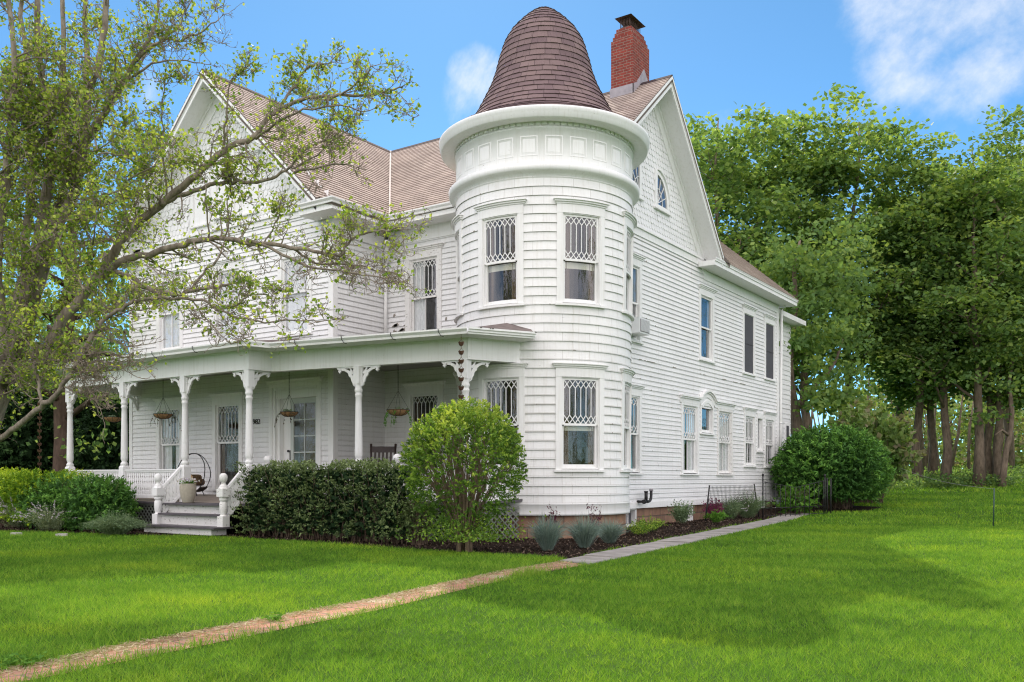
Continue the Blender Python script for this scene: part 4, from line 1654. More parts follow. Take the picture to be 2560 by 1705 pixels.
# window air conditioner
t = thing('air_conditioner', (-10.95, 21.47, 4.98), 'white window air conditioner poking out beside the tower upstairs', 'air conditioner')
b = MB()
b.box(-.1, .40, -.30, .30, .06, .46)
part(b, 'case', M['acplastic'], t)
b = MB()
b.box(.40, .415, -.26, .26, .10, .42)
for i in range(13):
    z = .12 + i * .023
    b.box(.415, .422, -.25, .25, z, z + .012, 1)
part(b, 'grille', [M['lead'], M['acplastic']], t)


def rain_chain(x, y, z0, z1, label):
    t = thing('rain_chain', (x, y, z0), label, 'rain chain', 'copper rain chains')
    mb = MB()
    z, i = z1 - z0, 0
    while z > .1:
        if i == 0:
            mb.tube([(0, 0, z + .25), (0, 0, z)], .004, 5)
        mb.lathe([(.012, z - .075), (.03, z - .07), (.048, z - .045), (.056, z - .01), (.062, z)], 0, 0, 12)
        for k in range(4):
            w = k * math.pi / 2
            mb.tube([(.055 * math.cos(w), .055 * math.sin(w), z), (.062 * math.cos(w), .062 * math.sin(w), z + .012)], .006, 4)
        for s in (-1, 1):
            mb.tube([(s * .045, 0, z), (0, 0, z + .06), (-s * .01, 0, z + .105)], .004, 4)
        z -= .178
        i += 1
    part(mb, 'cup_chain', M['copper'], t)


rain_chain(-24.35, 12.98, .25, 4.0, 'copper cup rain chain at the far left porch corner before dark trees')
rain_chain(-11.12, 14.40, .3, 4.0, 'copper cup rain chain by the porch corner post behind the round bush')


def trailer(mb, p, n, L, droop=1.0):
    for i in range(n):
        a = random.uniform(0, 6.28)
        q = Vector(p) + Vector((.2 * math.cos(a), .2 * math.sin(a), .0))
        pts = [q]
        d = Vector((math.cos(a), math.sin(a), .3))
        l = L * random.uniform(.4, 1)
        for k in range(5):
            d = (d + Vector((0, 0, -.7 * droop))).normalized()
            q = q + d * l / 5
            pts.append(q)
        mb.tube(pts, .004, 4)
        for k in range(8):
            w = pts[random.randint(1, 5)] + Vector((random.uniform(-.02, .02), random.uniform(-.02, .02), random.uniform(-.02, .02)))
            e = random.uniform(.015, .035)
            mb.face([w, w + Vector((e, .3 * e, -.4 * e)), w + Vector((e, -.2 * e, -1.4 * e)), w + Vector((.1 * e, .2 * e, -e))], 0)


BAS = [((-22.47, 13.95, 2.9), .25, 'hanging coco basket at the far left porch end, empty and tan', 0, 'coco'),
       ((-20.28, 13.95, 2.9), .235, 'dark hanging basket with short trailers in front of the left porch window', 8, 'coco'),
       ((-16.38, 14.62, 2.83), .21, 'wire hanging basket with dead trailing stems in front of the door', 7, 'coco'),
       ((-13.37, 15.05, 2.78), .25, 'hanging basket behind the round bush with green trailers on its left', 10, 'coco')]
for loc, r, lab, nt, mat in BAS:
    t = thing('hanging_basket', loc, lab, 'hanging basket', 'hanging baskets on the porch')
    b = MB()
    pf = [(.0, -.62), (.35, -.60), (.65, -.48), (.86, -.28), (.97, -.08), (1.0, 0)]
    b.lathe([(q * r, z * r * .82) for q, z in pf] + [(.95 * r, 0), (.9 * r, -.03), (0, -.02)], 0, 0, 22)
    part(b, 'liner', M['coco'], t)
    b = MB()
    for k in range(10):
        w = k * math.pi / 5
        b.tube([(q * r * 1.015 * math.cos(w), q * r * 1.015 * math.sin(w), z * r * .83) for q, z in pf], .005, 4)
    b.tube([(r * 1.02 * math.cos(R(a)), r * 1.02 * math.sin(R(a)), .0) for a in range(0, 361, 15)], .006, 5)
    part(b, 'wire_frame', M['iron'], t)
    b = MB()
    hz = .42
    for k in range(4):
        w = k * math.pi / 2 + .5
        b.tube([(r * math.cos(w), r * math.sin(w), 0), (0, 0, hz)], .0035, 4)
    zt = 4.08 - loc[2]
    z = hz + .02
    while z < zt:
        s = .011
        o = [(s * math.cos(R(a)), 0, z + .022 * math.sin(R(a))) for a in range(0, 361, 45)]
        if int(z * 50) % 2:
            o = [(y, x, q) for x, y, q in o]
        b.tube(o, .003, 4, caps=False)
        z += .034
    part(b, 'chain', M['iron'], t)
    if nt:
        b = MB()
        trailer(b, (0, 0, -.01), nt, .45)
        part(b, 'trailing_plant', M['dead'] if nt < 10 else M['fresh'], t)
    b = MB()
    for k in range(14):
        a = random.uniform(0, 6.28)
        q = random.uniform(0, r * .8)
        p = Vector((q * math.cos(a), q * math.sin(a), 0))
        e = random.uniform(.02, .05)
        b.face([p, p + Vector((e, 0, e)), p + Vector((0, e * .3, e * 1.6)), p + Vector((-e, 0, e))])
    part(b, 'dry_plant', M['silver'], t)

# rocking chair
t = thing('rocking_chair', (-14.3, 15.55, zfl(15.5)), 'dark slatted wooden rocking chair on the porch by the round bush', 'rocking chair', rz=R(35))
b = MB()
for s in (-1, 1):
    b.tube([(s * .25, .02, .42), (s * .275, .13, .9), (s * .285, .2, 1.26)], [.026, .026, .028], 8)
Pk = lambda u, v, n: Vector((u, .02 + (v - .42) * .21 + n, v))
mbox(b, Pk, -.26, .26, 1.06, 1.20, -.012, .012)
mbox(b, Pk, -.26, .26, .52, .60, -.012, .012)
for i in range(5):
    u = -.18 + i * .09
    mbox(b, Pk, u - .024, u + .024, .60, 1.06, -.008, .008)
part(b, 'backrest', M['darkwood'], t)
b = MB()
b.box(-.28, .28, -.48, .04, .40, .44)
part(b, 'seat', M['darkwood'], t)
for s in (-1, 1):
    b = MB()
    b.box(s * .30 - .04, s * .30 + .04, -.5, .1, .64, .67)
    b.tube([(s * .29, -.44, .06), (s * .29, -.44, .64)], .022, 8)
    part(b, 'armrest', M['darkwood'], t)
    b = MB()
    b.tube([(s * .27, -.55 + i * .14, .02 + .03 * ((i - 3.5) / 3.5) ** 2 * 2) for i in range(8)], .02, 6)
    b.tube([(s * .27, -.02, .05), (s * .27, .02, .42)], .022, 8)
    part(b, 'rocker', M['darkwood'], t)

# planter with pansies on the porch edge
t = thing('planter', (-18.22, 13.19, zfl(13.2) + .002), 'tapered stone planter of pale pansies at the top of the steps', 'planter')
b = MB()
b.lathe([(.0, 0), (.115, .0), (.125, .02), (.165, .16), (.185, .30), (.188, .38), (.18, .43), (.185, .445), (.17, .45), (.16, .43), (.0, .41)], 0, 0, 32)
part(b, 'pot', M['pot'], t)
# (leaves and petals are added with the other foliage below)
planter_thing = t

# hoop log rack and its logs
t = thing('log_rack', (-20.75, 15.2, zfl(15.2)), 'black hoop shaped firewood rack on the porch left of the pot', 'log rack', rz=R(25))
b = MB()
for y in (-.16, .16):
    pts = []
    for a in range(-60, 241, 10):
        k = 1.0
        pts.append((.40 * math.cos(R(a)), y * (1 - .85 * max(0, math.sin(R(a)))), .62 + .52 * math.sin(R(a))))
    b.tube(pts, .012, 6)
for s in (-1, 1):
    b.tube([(s * .14, -.17, .16), (s * .2, -.2, .0)], .012, 6)
    b.tube([(s * .14, .17, .16), (s * .2, .2, .0)], .012, 6)
part(b, 'hoop', M['iron'], t)
b = MB()
Ps = lambda u, v, n: Vector((u, v, n))
for i in range(8):
    a0, a1 = R(215 + i * 14), R(215 + (i + 1) * 14)
    b.hexa([(.36 * math.cos(a0), -.2, .40 + .30 * math.sin(a0)), (.36 * math.cos(a1), -.2, .40 + .30 * math.sin(a1)), (.36 * math.cos(a1), .2, .40 + .30 * math.sin(a1)), (.36 * math.cos(a0), .2, .40 + .30 * math.sin(a0))],
           [(.345 * math.cos(a0), -.2, .40 + .285 * math.sin(a0)), (.345 * math.cos(a1), -.2, .40 + .285 * math.sin(a1)), (.345 * math.cos(a1), .2, .40 + .285 * math.sin(a1)), (.345 * math.cos(a0), .2, .40 + .285 * math.sin(a0))])
part(b, 'sling', M['darkwood'], t)
for dx, dz, r, lab in ((-.10, .36, .10, 'split log in the hoop rack, the lower left one'), (.10, .37, .10, 'split log in the hoop rack, the lower right one'), (.02, .49, .09, 'split log lying on top in the hoop rack')):
    lg = thing('log', (-20.75 + dx * .906, 15.2 + dx * .42, zfl(15.2) + dz), lab, 'firewood log', 'logs in the hoop rack', rz=R(25))
    b = MB()
    b.tube([(0, -.24, 0), (0, .24, 0)], r, 9, 0, True, False)
    b.m[-1] = b.m[-2] = 1
    part(b, 'log_body', [M['log'], M['logend']], lg)

# ------------------------------------------------------------------ ground


def gz(y):
    t = np.maximum(0, np.asarray(y, float) - 27)
    return np.minimum(.043 * t * t / (t + 3), 1.35 + t * .002)


def gh(y):
    return float(gz(y))


b = MB()
ys = [-80, -10, 0, 10, 20, 27, 28, 29, 30, 31, 32, 34, 36, 38, 40, 43, 46, 50, 55, 60, 65, 80, 120, 300, 1200]
xs = [-900, -200, -60, -30, 0, 30, 60, 200, 900]
for y0, y1 in zip(ys, ys[1:]):
    for x0, x1 in zip(xs, xs[1:]):
        b.face([(x0, y0, gh(y0)), (x1, y0, gh(y0)), (x1, y1, gh(y1)), (x0, y1, gh(y1))])
t = NT('lawn_ground')
bs = t.bsdf(.95, .1)
o_ = t.obj()
c_ = t.ramp(t.noise(.55, o_, 5), [(.3, (.036, .085, .012)), (.7, (.060, .13, .018))])
c_ = t.mix(.6, c_, t.ramp(t.noise(35, o_, 3), [(.3, (.5, .55, .5)), (.7, (1.35, 1.3, 1.1))]), 'MULTIPLY')
t.l(c_, bs.inputs['Base Color'])
t.bump(bs, t.noise(60, o_, 3), .8, .05)
tag(b.build('lawn', t.mat), kind='structure')

PL = [(-6.1, 1.0), (-6.28, 3.3), (-6.42, 4.1), (-6.52, 5.4), (-6.66, 7.2), (-6.86, 8.45), (-7.18, 10.2), (-7.25, 11.9)]
PR = [(-5.6, 1.0), (-5.8, 3.2), (-5.88, 4.0), (-5.97, 4.9), (-6.1, 6.4), (-6.38, 8.1), (-6.66, 9.9), (-6.68, 11.6)]
SL = [(-7.34, 11.95), (-7.55, 13.6), (-7.9, 16.4), (-8.3, 19.4), (-8.75, 22.8), (-9.2, 26.2), (-9.58, 29.2), (-9.75, 31.0)]
SR = [(-6.66, 11.62), (-6.85, 13.5), (-7.2, 16.6), (-7.6, 19.6), (-8.0, 22.9), (-8.45, 26.3), (-8.85, 29.5), (-8.95, 31.0)]
BED = [(-27.5, 11.2), (-24.5, 11.0), (-22.5, 11.05), (-20.3, 11.65), (-18.2, 11.98), (-16.7, 12.75), (-13.9, 12.75), (-10.9, 12.42), (-9.3, 12.4), (-7.8, 12.55), (-7.4, 12.3),
       (-7.62, 13.6), (-7.97, 16.4), (-8.37, 19.4), (-8.82, 22.8), (-9.27, 26.2), (-9.62, 29.2), (-9.3, 31.5), (-7.6, 32.2), (-7.4, 34.5), (-10.9, 36), (-27.5, 36)]


def poly_dist_noise(p, k):
    return [(x + .06 * math.sin(3.1 * x + k), y + .05 * math.sin(2.7 * y + k)) for x, y in p]


def dense(pl, n=6):
    out = []
    for a, c in zip(pl, pl[1:]):
        out += [(a[0] + (c[0] - a[0]) * i / n, a[1] + (c[1] - a[1]) * i / n) for i in range(n)]
    return out + [pl[-1]]


b = MB()
L_, R_ = poly_dist_noise(dense(PL), 1), poly_dist_noise(dense(PR), 2)
for i in range(len(L_) - 1):
    q = [L_[i], R_[i], R_[i + 1], L_[i + 1]]
    b.face([(x, y, .006) for x, y in q], 0, q)
t = NT('brick_path_surface')
bs = t.bsdf(.95, .1)
br = t.n('ShaderNodeTexBrick')
br.inputs['Scale'].default_value = 1
br.inputs['Brick Width'].default_value = .42
br.inputs['Row Height'].default_value = .21
br.inputs['Mortar Size'].default_value = .012
br.inputs['Color1'].default_value = (.42, .215, .15, 1)
br.inputs['Color2'].default_value = (.34, .19, .135, 1)
br.inputs['Mortar'].default_value = (.20, .15, .11, 1)
rot = t.n('ShaderNodeMapping')
rot.inputs['Rotation'].default_value = (0, 0, R(97))
t.l(t.uv(), rot.inputs['Vector'])
t.l(rot.outputs[0], br.inputs['Vector'])
o_ = t.obj()
ns = t.noise(1.6, o_, 7, .62)
c_ = t.mix(t.ramp(ns, [(.54, (0, 0, 0)), (.66, (.8, .8, .8))]), br.outputs['Color'], t.ramp(t.noise(40, o_, 4), [(.3, (.42, .36, .26)), (.7, (.58, .53, .42))]))
c_ = t.mix(t.ramp(t.noise(2.3, o_, 5), [(.62, (0, 0, 0)), (.72, (.7, .7, .7))]), c_, (.09, .06, .04))
t.l(c_, bs.inputs['Base Color'])
t.bump(bs, t.noise(25, o_, 5), .6, .02)
tag(b.build('brick_path', t.mat), kind='structure')

b = MB()
cuts = [0, 1.15, 2.4, 3.7, 4.9, 6.2, 7.5, 8.7, 10.0, 11.3, 12.5, 13.8, 15.1, 16.4, 17.7, 19.0]


def along(pl, s):
    y = 11.8 + s
    for a, c in zip(pl, pl[1:]):
        if a[1] <= y <= c[1]:
            f = (y - a[1]) / (c[1] - a[1])
            return Vector((a[0] + (c[0] - a[0]) * f, y, 0))
    return Vector((*pl[0], 0)) if y < pl[0][1] else Vector((*pl[-1], 0))


for i, (s0, s1) in enumerate(zip(cuts, cuts[1:])):
    q = [along(SL, s0 + .02), along(SR, s0 + .02), along(SR, s1 - .02), along(SL, s1 - .02)]
    dz = random.uniform(.012, .03)
    z = [gh(p.y) + dz + random.uniform(-.006, .006) for p in q]
    top = [Vector((p.x, p.y, z_)) for p, z_ in zip(q, z)]
    b.hexa(top, [Vector((p.x, p.y, -.05)) for p in top])
tag(b.build('concrete_path', m_plain('old_concrete', (.28, .26, .24), .9, .34, 3.0, bump=.4)), kind='structure')

b = MB()
from mathutils.geometry import tessellate_polygon
bp_ = dense(BED, 4)
for tri in tessellate_polygon([[Vector((x, y, 0)) for x, y in bp_]]):
    b.face([(bp_[i][0], bp_[i][1], gh(bp_[i][1]) + .004) for i in tri])
t = NT('bark_mulch')
bs = t.bsdf(1.0, .05)
o_ = t.obj()
c_ = t.ramp(t.noise(22, o_, 8, .7), [(.35, (.013, .009, .007)), (.55, (.035, .024, .018)), (.72, (.085, .062, .05))])
t.l(c_, bs.inputs['Base Color'])
t.bump(bs, t.noise(28, o_, 8, .7), 1.0, .06)
tag(b.build('mulch_bed', t.mat), kind='structure')


def inside(px, py, poly):
    res = np.zeros(len(px), bool)
    k = len(poly)
    for i in range(k):
        x0, y0 = poly[i]
        x1, y1 = poly[(i + 1) % k]
        c = ((y0 > py) != (y1 > py)) & (px < (x1 - x0) * (py - y0) / (y1 - y0 + 1e-12) + x0)
        res ^= c
    return res


# ------------------------------------------------------------------ leaves and blades in bulk
def bulk(name, co, per, mat, rnd, parent=None, loc=None):
    """mesh of separate faces, `per` corners each; rnd = one value per face"""
    n = len(co) // per
    me = bpy.data.meshes.new(name)
    me.vertices.add(len(co))
    me.vertices.foreach_set('co', np.ascontiguousarray(co, np.float32).ravel())
    me.loops.add(len(co))
    me.loops.foreach_set('vertex_index', np.arange(len(co), dtype=np.int32))
    me.polygons.add(n)
    me.polygons.foreach_set('loop_start', np.arange(0, n * per, per, dtype=np.int32))
    at_ = me.attributes.new('rnd', 'FLOAT', 'FACE')
    at_.data.foreach_set('value', np.ascontiguousarray(rnd, np.float32))
    me.materials.append(mat)
    me.update(calc_edges=True)
    o = bpy.data.objects.new(name, me)
    COL.objects.link(o)
    if parent is not None:
        o.parent = parent
    if loc is not None:
        o.location = loc
    return o


def unit(a):
    return a / (np.linalg.norm(a, axis=1, keepdims=True) + 1e-9)


def leaf_co(C, size, aspect=.55, up=.35, nrm=None, nb=0.0, tdir=None, tb=0.0):
    n = len(C)
    N = RNG.normal(size=(n, 3))
    N = unit(N)
    N[:, 2] += up
    if nrm is not None:
        N += nrm * nb
    N = unit(N)
    T = RNG.normal(size=(n, 3))
    if tdir is not None:
        T = unit(T) + tdir * tb
    T = unit(T - N * (T * N).sum(1, keepdims=True))
    B = np.cross(N, T)
    s = (size * RNG.uniform(.65, 1.3, n))[:, None]
    q = np.empty((n, 4, 3))
    q[:, 0] = C - T * s * .5
    q[:, 1] = C + B * s * aspect * .5 - T * s * .06 + N * s * .06
    q[:, 2] = C + T * s * .5
    q[:, 3] = C - B * s * aspect * .5 - T * s * .06 + N * s * .06
    return q.reshape(-1, 3)


def leaves(name, C, size, mat, parent=None, loc=None, rnd=None, **kw):
    if rnd is None:
        rnd = RNG.uniform(0, 1, len(C))
    return bulk(name, leaf_co(C, size, **kw), 4, mat, np.clip(rnd, 0, 1), parent, loc)


def lumps(D, seed, f=3.0):
    r = np.random.default_rng(seed)
    k = r.normal(size=(7, 3)) * f
    ph = r.uniform(0, 6.28, 7)
    return np.sin(D @ k.T + ph).mean(1)


def blades_co(P0, P1, W):
    """one triangle blade per row, from P0 to the tip P1 with base width W"""
    n = len(P0)
    d = P1 - P0
    s = unit(np.cross(d, RNG.normal(size=(n, 3)))) * W[:, None] * .5
    q = np.empty((n, 3, 3))
    q[:, 0], q[:, 1], q[:, 2] = P0 - s, P0 + s, P1
    return q.reshape(-1, 3)


# ---- lawn grass
bands = [(4.4, 7.5, 6200, .0036, .036), (7.5, 11, 3700, .0050, .038), (11, 16, 1900, .0072, .042), (16, 24, 820, .0115, .048), (24, 40, 270, .021, .062), (40, 62, 80, .040, .10)]
allP, allT, allW, allr = [], [], [], []
housepoly = [(-26, 12.8), (-10.6, 12.8), (-9.2, 16), (-9.2, 20), (-10.5, 36.5), (-26, 36.5)]
for d0, d1, den, w, h in bands:
    area = 1.75 * (d1 * d1 - d0 * d0) / 2
    n = int(area * den)
    d = np.sqrt(RNG.uniform(d0 * d0, d1 * d1, n))
    u = RNG.uniform(-.80, .95, n)
    x, y = d * (-SN + CS * u), d * (CS + SN * u)
    wob = .05 * np.sin(7 * x + 3 * y) + .05 * RNG.normal(size=n)
    ok = ~inside(x + 1.5 * wob, y + wob, L_ + R_[::-1]) & ~inside(x, y, SL + SR[::-1]) & ~inside(x + wob * .6, y + wob * .6, BED) & ~inside(x, y, housepoly)
    ok &= ~((x < -26) & (y > 11.5))
    patch = .5 + .5 * lumps(np.stack([x, y, 0 * x], 1), 5, .9) + .38 * lumps(np.stack([x, y, 0 * x], 1), 6, 5.0) + .5 * lumps(np.stack([x, y, 0 * x], 1), 7, 14.0) + .9 * lumps(np.stack([x, y, 0 * x], 1), 8, 42.0)
    x, y, patch = x[ok], y[ok], patch[ok]
    n = len(x)
    P0 = np.stack([x, y, gz(y)], 1)
    hh = h * RNG.uniform(.55, 1.4, n) * np.clip(.65 + .7 * patch, .5, 1.9)
    lean = RNG.normal(size=(n, 2)) * .55 * hh[:, None]
    P1 = P0 + np.stack([lean[:, 0], lean[:, 1], hh], 1)
    allP.append(P0); allT.append(P1); allW.append(np.full(n, w) * RNG.uniform(.7, 1.3, n)); allr.append(np.clip(RNG.normal(.42 + .34 * (patch - .5), .24, n), 0, 1))
# long tufts on the path's edge
n = 2600
k = RNG.integers(0, len(R_) - 1, n)
f = RNG.uniform(0, 1, n)
side = RNG.uniform(0, 1, n) < .55
EL, ER = np.array(L_), np.array(R_)
E_ = np.where(side[:, None], ER[k] + (ER[k + 1] - ER[k]) * f[:, None], EL[k] + (EL[k + 1] - EL[k]) * f[:, None])
E_ += RNG.normal(size=(n, 2)) * .035
P0 = np.stack([E_[:, 0], E_[:, 1], 0 * f], 1)
hh = RNG.uniform(.05, .13, n)
P1 = P0 + np.stack([RNG.normal(size=n) * .4 * hh, RNG.normal(size=n) * .4 * hh, hh], 1)
allP.append(P0); allT.append(P1); allW.append(np.full(n, .006)); allr.append(np.clip(RNG.normal(.6, .25, n), 0, 1))
# bright tall tuft beside the end of the bricks
n = 260
P0 = np.stack([-6.55 + RNG.normal(size=n) * .10, 9.95 + RNG.normal(size=n) * .18, 0 * np.ones(n)], 1)
hh = RNG.uniform(.08, .20, n)
P1 = P0 + np.stack([RNG.normal(size=n) * .35 * hh, RNG.normal(size=n) * .35 * hh, hh], 1)
allP.append(P0); allT.append(P1); allW.append(np.full(n, .008)); allr.append(RNG.uniform(.7, 1, n))
P0, P1, W_, r_ = map(np.concatenate, (allP, allT, allW, allr))
g_ = bulk('grass', blades_co(P0, P1, W_), 3, M['grass'], r_)
tag(g_, 'bright green mown grass covering the lawn', 'grass', kind='stuff')
print('blades', len(P0))

# straw along the path's left edge, bark chips on the beds
n = 5600
k = RNG.integers(0, len(L_) - 1, n)
f = RNG.uniform(0, 1, n)
e = np.abs(RNG.normal(size=n)) * .14
E_ = EL[k] + (EL[k + 1] - EL[k]) * f[:, None]
E_[:, 0] += e + .02
P0 = np.stack([E_[:, 0], E_[:, 1], .008 + RNG.uniform(0, .012, n)], 1)
a = RNG.uniform(0, 6.28, n)
l = RNG.uniform(.02, .09, n)
P1 = P0 + np.stack([np.cos(a) * l, np.sin(a) * l, RNG.uniform(-.006, .02, n)], 1)
tag(bulk('straw', blades_co(P0, P1, np.full(n, .007)), 3, M['straw'], RNG.uniform(0, 1, n)), 'pale dry grass clippings along the brick path edge', 'straw', kind='stuff')
n = 42000
x = RNG.uniform(-24.5, -7.3, n)
y = RNG.uniform(11, 31, n)
ok = inside(x, y, BED) & ~inside(x, y, [(-24, 13.5), (-11.2, 14.8), (-11, 31.5), (-24, 31.5)])
x, y = x[ok], y[ok]
C = np.stack([x, y, gz(y) + .012 + RNG.uniform(0, .02, len(x))], 1)
tag(leaves('bark_chips', C, .05, M['chips'], up=1.0, aspect=.5), 'dark bark chips lying on the planting beds', 'bark chips', kind='stuff')


# ------------------------------------------------------------------ shrubs
def fill_core(root_, rx, ry, z0, z1, mat, name='inner_branches', n=160):
    """the woody middle of a shrub: many crossing sticks"""
    mb = MB()
    for i in range(n):
        a = random.uniform(0, 6.28)
        q = Vector((random.uniform(-.35, .35) * rx, random.uniform(-.35, .35) * ry, z0))
        e = Vector((rx * .85 * math.cos(a) * random.uniform(.2, 1), ry * .85 * math.sin(a) * random.uniform(.2, 1), z0 + (z1 - z0) * random.uniform(.35, .92)))
        m_ = (q + e) / 2 + Vector((random.uniform(-.1, .1), random.uniform(-.1, .1), .1))
        mb.tube([q, m_, e], [.014, .010, .004], 4, caps=False)
    return part(mb, name, mat, root_)


def sprigs(S, D, rnd, size, per=11, ln=3.4):
    m_ = max(1, len(S) // per)
    k = RNG.permutation(len(S))[:m_]
    d = unit(D[k] + np.array([0, 0, .25]) + RNG.normal(size=(m_, 3)) * .38)
    L = size * ln * RNG.uniform(.6, 1.3, m_)
    q = np.repeat(np.arange(m_), per)
    f = np.tile((np.arange(per) + .5) / per, m_)
    C = S[k][q] + d[q] * ((f - .6) * L[q])[:, None] + RNG.normal(size=(len(q), 3)) * (size * .34 * (1.15 - f))[:, None]
    r = np.clip(rnd[k][q] + (f - .5) * .34 + RNG.normal(size=len(q)) * .07, 0, 1)
    return C, r, d[q]


def round_shrub(name, loc, rx, ry, zc, rz, n, size, mat, label, cat, seed, shell=.28, lump=.16, f=3.2, flat_bottom=.0, group=None, core=True, aspect=.5, sticks=True, up=.3, box=1.0):
    t = thing(name, loc, label, cat, group)
    D = unit(RNG.normal(size=(int(n * 1.25), 3)))
    D = np.sign(D) * np.abs(D) ** box
    D = D / np.max(np.abs(D), axis=1, keepdims=True) * 1.0 if box < .7 else unit(D)
    D = D[D[:, 2] > -.75][:n]
    L = lumps(D, seed, f) + .6 * lumps(D, seed + 1, f * 2.6)
    r = 1 + lump * L
    depth = RNG.uniform(0, 1, len(D)) ** 1.4 * shell
    C = D * (r * (1 - depth))[:, None] * np.array([rx, ry, rz])
    C[:, 2] = np.maximum(C[:, 2] + zc, flat_bottom + RNG.uniform(0, .1, len(C)))
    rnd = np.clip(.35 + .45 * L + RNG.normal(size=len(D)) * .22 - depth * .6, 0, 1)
    # leaves grow along short outward sprigs, paler towards the tips
    C, rnd, SD = sprigs(C, D, rnd, size)
    k_ = int(n / 130)
    D3 = unit(RNG.normal(size=(k_, 3)) + np.array([0, 0, .5]))
    D3 = D3[D3[:, 2] > -.2]
    r3 = (1 + lump * (lumps(D3, seed, f) + .6 * lumps(D3, seed + 1, f * 2.6)))
    S0 = D3 * r3[:, None] * np.array([rx, ry, rz]) * .95
    S0[:, 2] += zc
    ln = RNG.uniform(.6, 2.4, len(D3)) * size
    k9 = np.repeat(np.arange(len(D3)), 9)
    SD3 = unit(D3 + RNG.normal(size=D3.shape) * .35)[k9]
    C3 = S0[k9] + SD3 * (RNG.uniform(0, 1, len(k9)) * ln[k9])[:, None] + RNG.normal(size=(len(k9), 3)) * size * .22
    C, rnd, SD = np.concatenate([C, C3]), np.concatenate([rnd, RNG.uniform(.4, 1, len(C3))]), np.concatenate([SD, SD3])
    ok = C[:, 2] > .03
    C, rnd, SD = C[ok], rnd[ok], SD[ok]
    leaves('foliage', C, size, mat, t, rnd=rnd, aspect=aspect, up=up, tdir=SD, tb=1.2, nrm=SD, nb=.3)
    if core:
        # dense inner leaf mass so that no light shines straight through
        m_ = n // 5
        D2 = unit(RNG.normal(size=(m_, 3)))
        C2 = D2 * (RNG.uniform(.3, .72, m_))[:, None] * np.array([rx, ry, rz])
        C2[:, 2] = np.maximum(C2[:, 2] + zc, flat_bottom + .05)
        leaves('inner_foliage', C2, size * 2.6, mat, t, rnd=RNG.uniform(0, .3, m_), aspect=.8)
    if sticks:
        fill_core(t, rx, ry, 0, zc + rz, M['twig'])
    return t


# dark clipped hedge in front of the porch
t = thing('clipped_hedge', (-13.95, 13.42, 0), 'long dark green box clipped hedge in front of the porch beside the steps', 'hedge')
n = 70000
hx, hy, hz = 2.42, .50, 1.64
P_ = np.stack([RNG.uniform(-hx, hx, n), RNG.uniform(-hy, hy, n), RNG.uniform(.08, hz, n)], 1)
sd_ = np.minimum.reduce([hx - np.abs(P_[:, 0]), hy - np.abs(P_[:, 1]), hz - P_[:, 2]])
L = lumps(P_, 21, 3.3) + .7 * lumps(P_, 22, 8)
keep = (sd_ < .20) & (sd_ > .05 * (1 - np.clip(L * 2, -1, 1)) * 0.9) & (RNG.uniform(0, 1, n) < .45 + .55 * np.clip(P_[:, 2] / 1.0, 0, 1))
P_, L, sd_ = P_[keep], L[keep], sd_[keep]
P_[:, 1] -= .07 * L
P_[:, 2] += .05 * L * (P_[:, 2] > 1.3)
P_[:, 1] += (P_[:, 0] + hx) * -.012
top = (P_[:, 2] > hz - .14)
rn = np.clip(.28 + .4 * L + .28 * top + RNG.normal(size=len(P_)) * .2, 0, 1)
NB = np.stack([np.sign(P_[:, 0]) * (hx - np.abs(P_[:, 0]) < .2), np.sign(P_[:, 1]) * (hy - np.abs(P_[:, 1]) < .22), 1.0 * (hz - P_[:, 2] < .2)], 1) + .01
P_, rn, SD = sprigs(P_, unit(NB), rn, .05, 10, 3.0)
P_[:, 2] = np.clip(P_[:, 2], .05, hz + .03 * np.abs(RNG.normal(size=len(P_))))
P_[:, 1] = np.clip(P_[:, 1], -hy - .05, hy + .05)
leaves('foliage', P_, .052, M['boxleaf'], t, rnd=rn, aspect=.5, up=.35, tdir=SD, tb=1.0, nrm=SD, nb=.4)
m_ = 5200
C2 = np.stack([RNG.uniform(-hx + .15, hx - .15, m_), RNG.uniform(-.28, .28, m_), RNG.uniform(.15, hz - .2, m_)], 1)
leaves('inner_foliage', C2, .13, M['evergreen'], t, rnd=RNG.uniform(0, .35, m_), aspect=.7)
b = MB()
for i in range(170):
    x = random.uniform(-hx + .1, hx - .1)
    q = Vector((x, random.uniform(-.15, .15), 0))
    e = Vector((x + random.uniform(-.35, .35), random.uniform(-.4, .4), random.uniform(.8, 1.55)))
    b.tube([q, (q + e) / 2 + Vector((random.uniform(-.08, .08), 0, 0)), e], [.013, .010, .004], 4, caps=False)
part(b, 'inner_branches', M['twig'], t)

# loose dark growth between hedge and lattice
round_shrub('low_evergreen', (-11.35, 13.4, 0), .32, .35, .5, .48, 3000, .055, M['boxleaf'], 'thin dark leggy evergreen between the hedge and the round bush', 'shrub', 31, .5, .25, core=False)

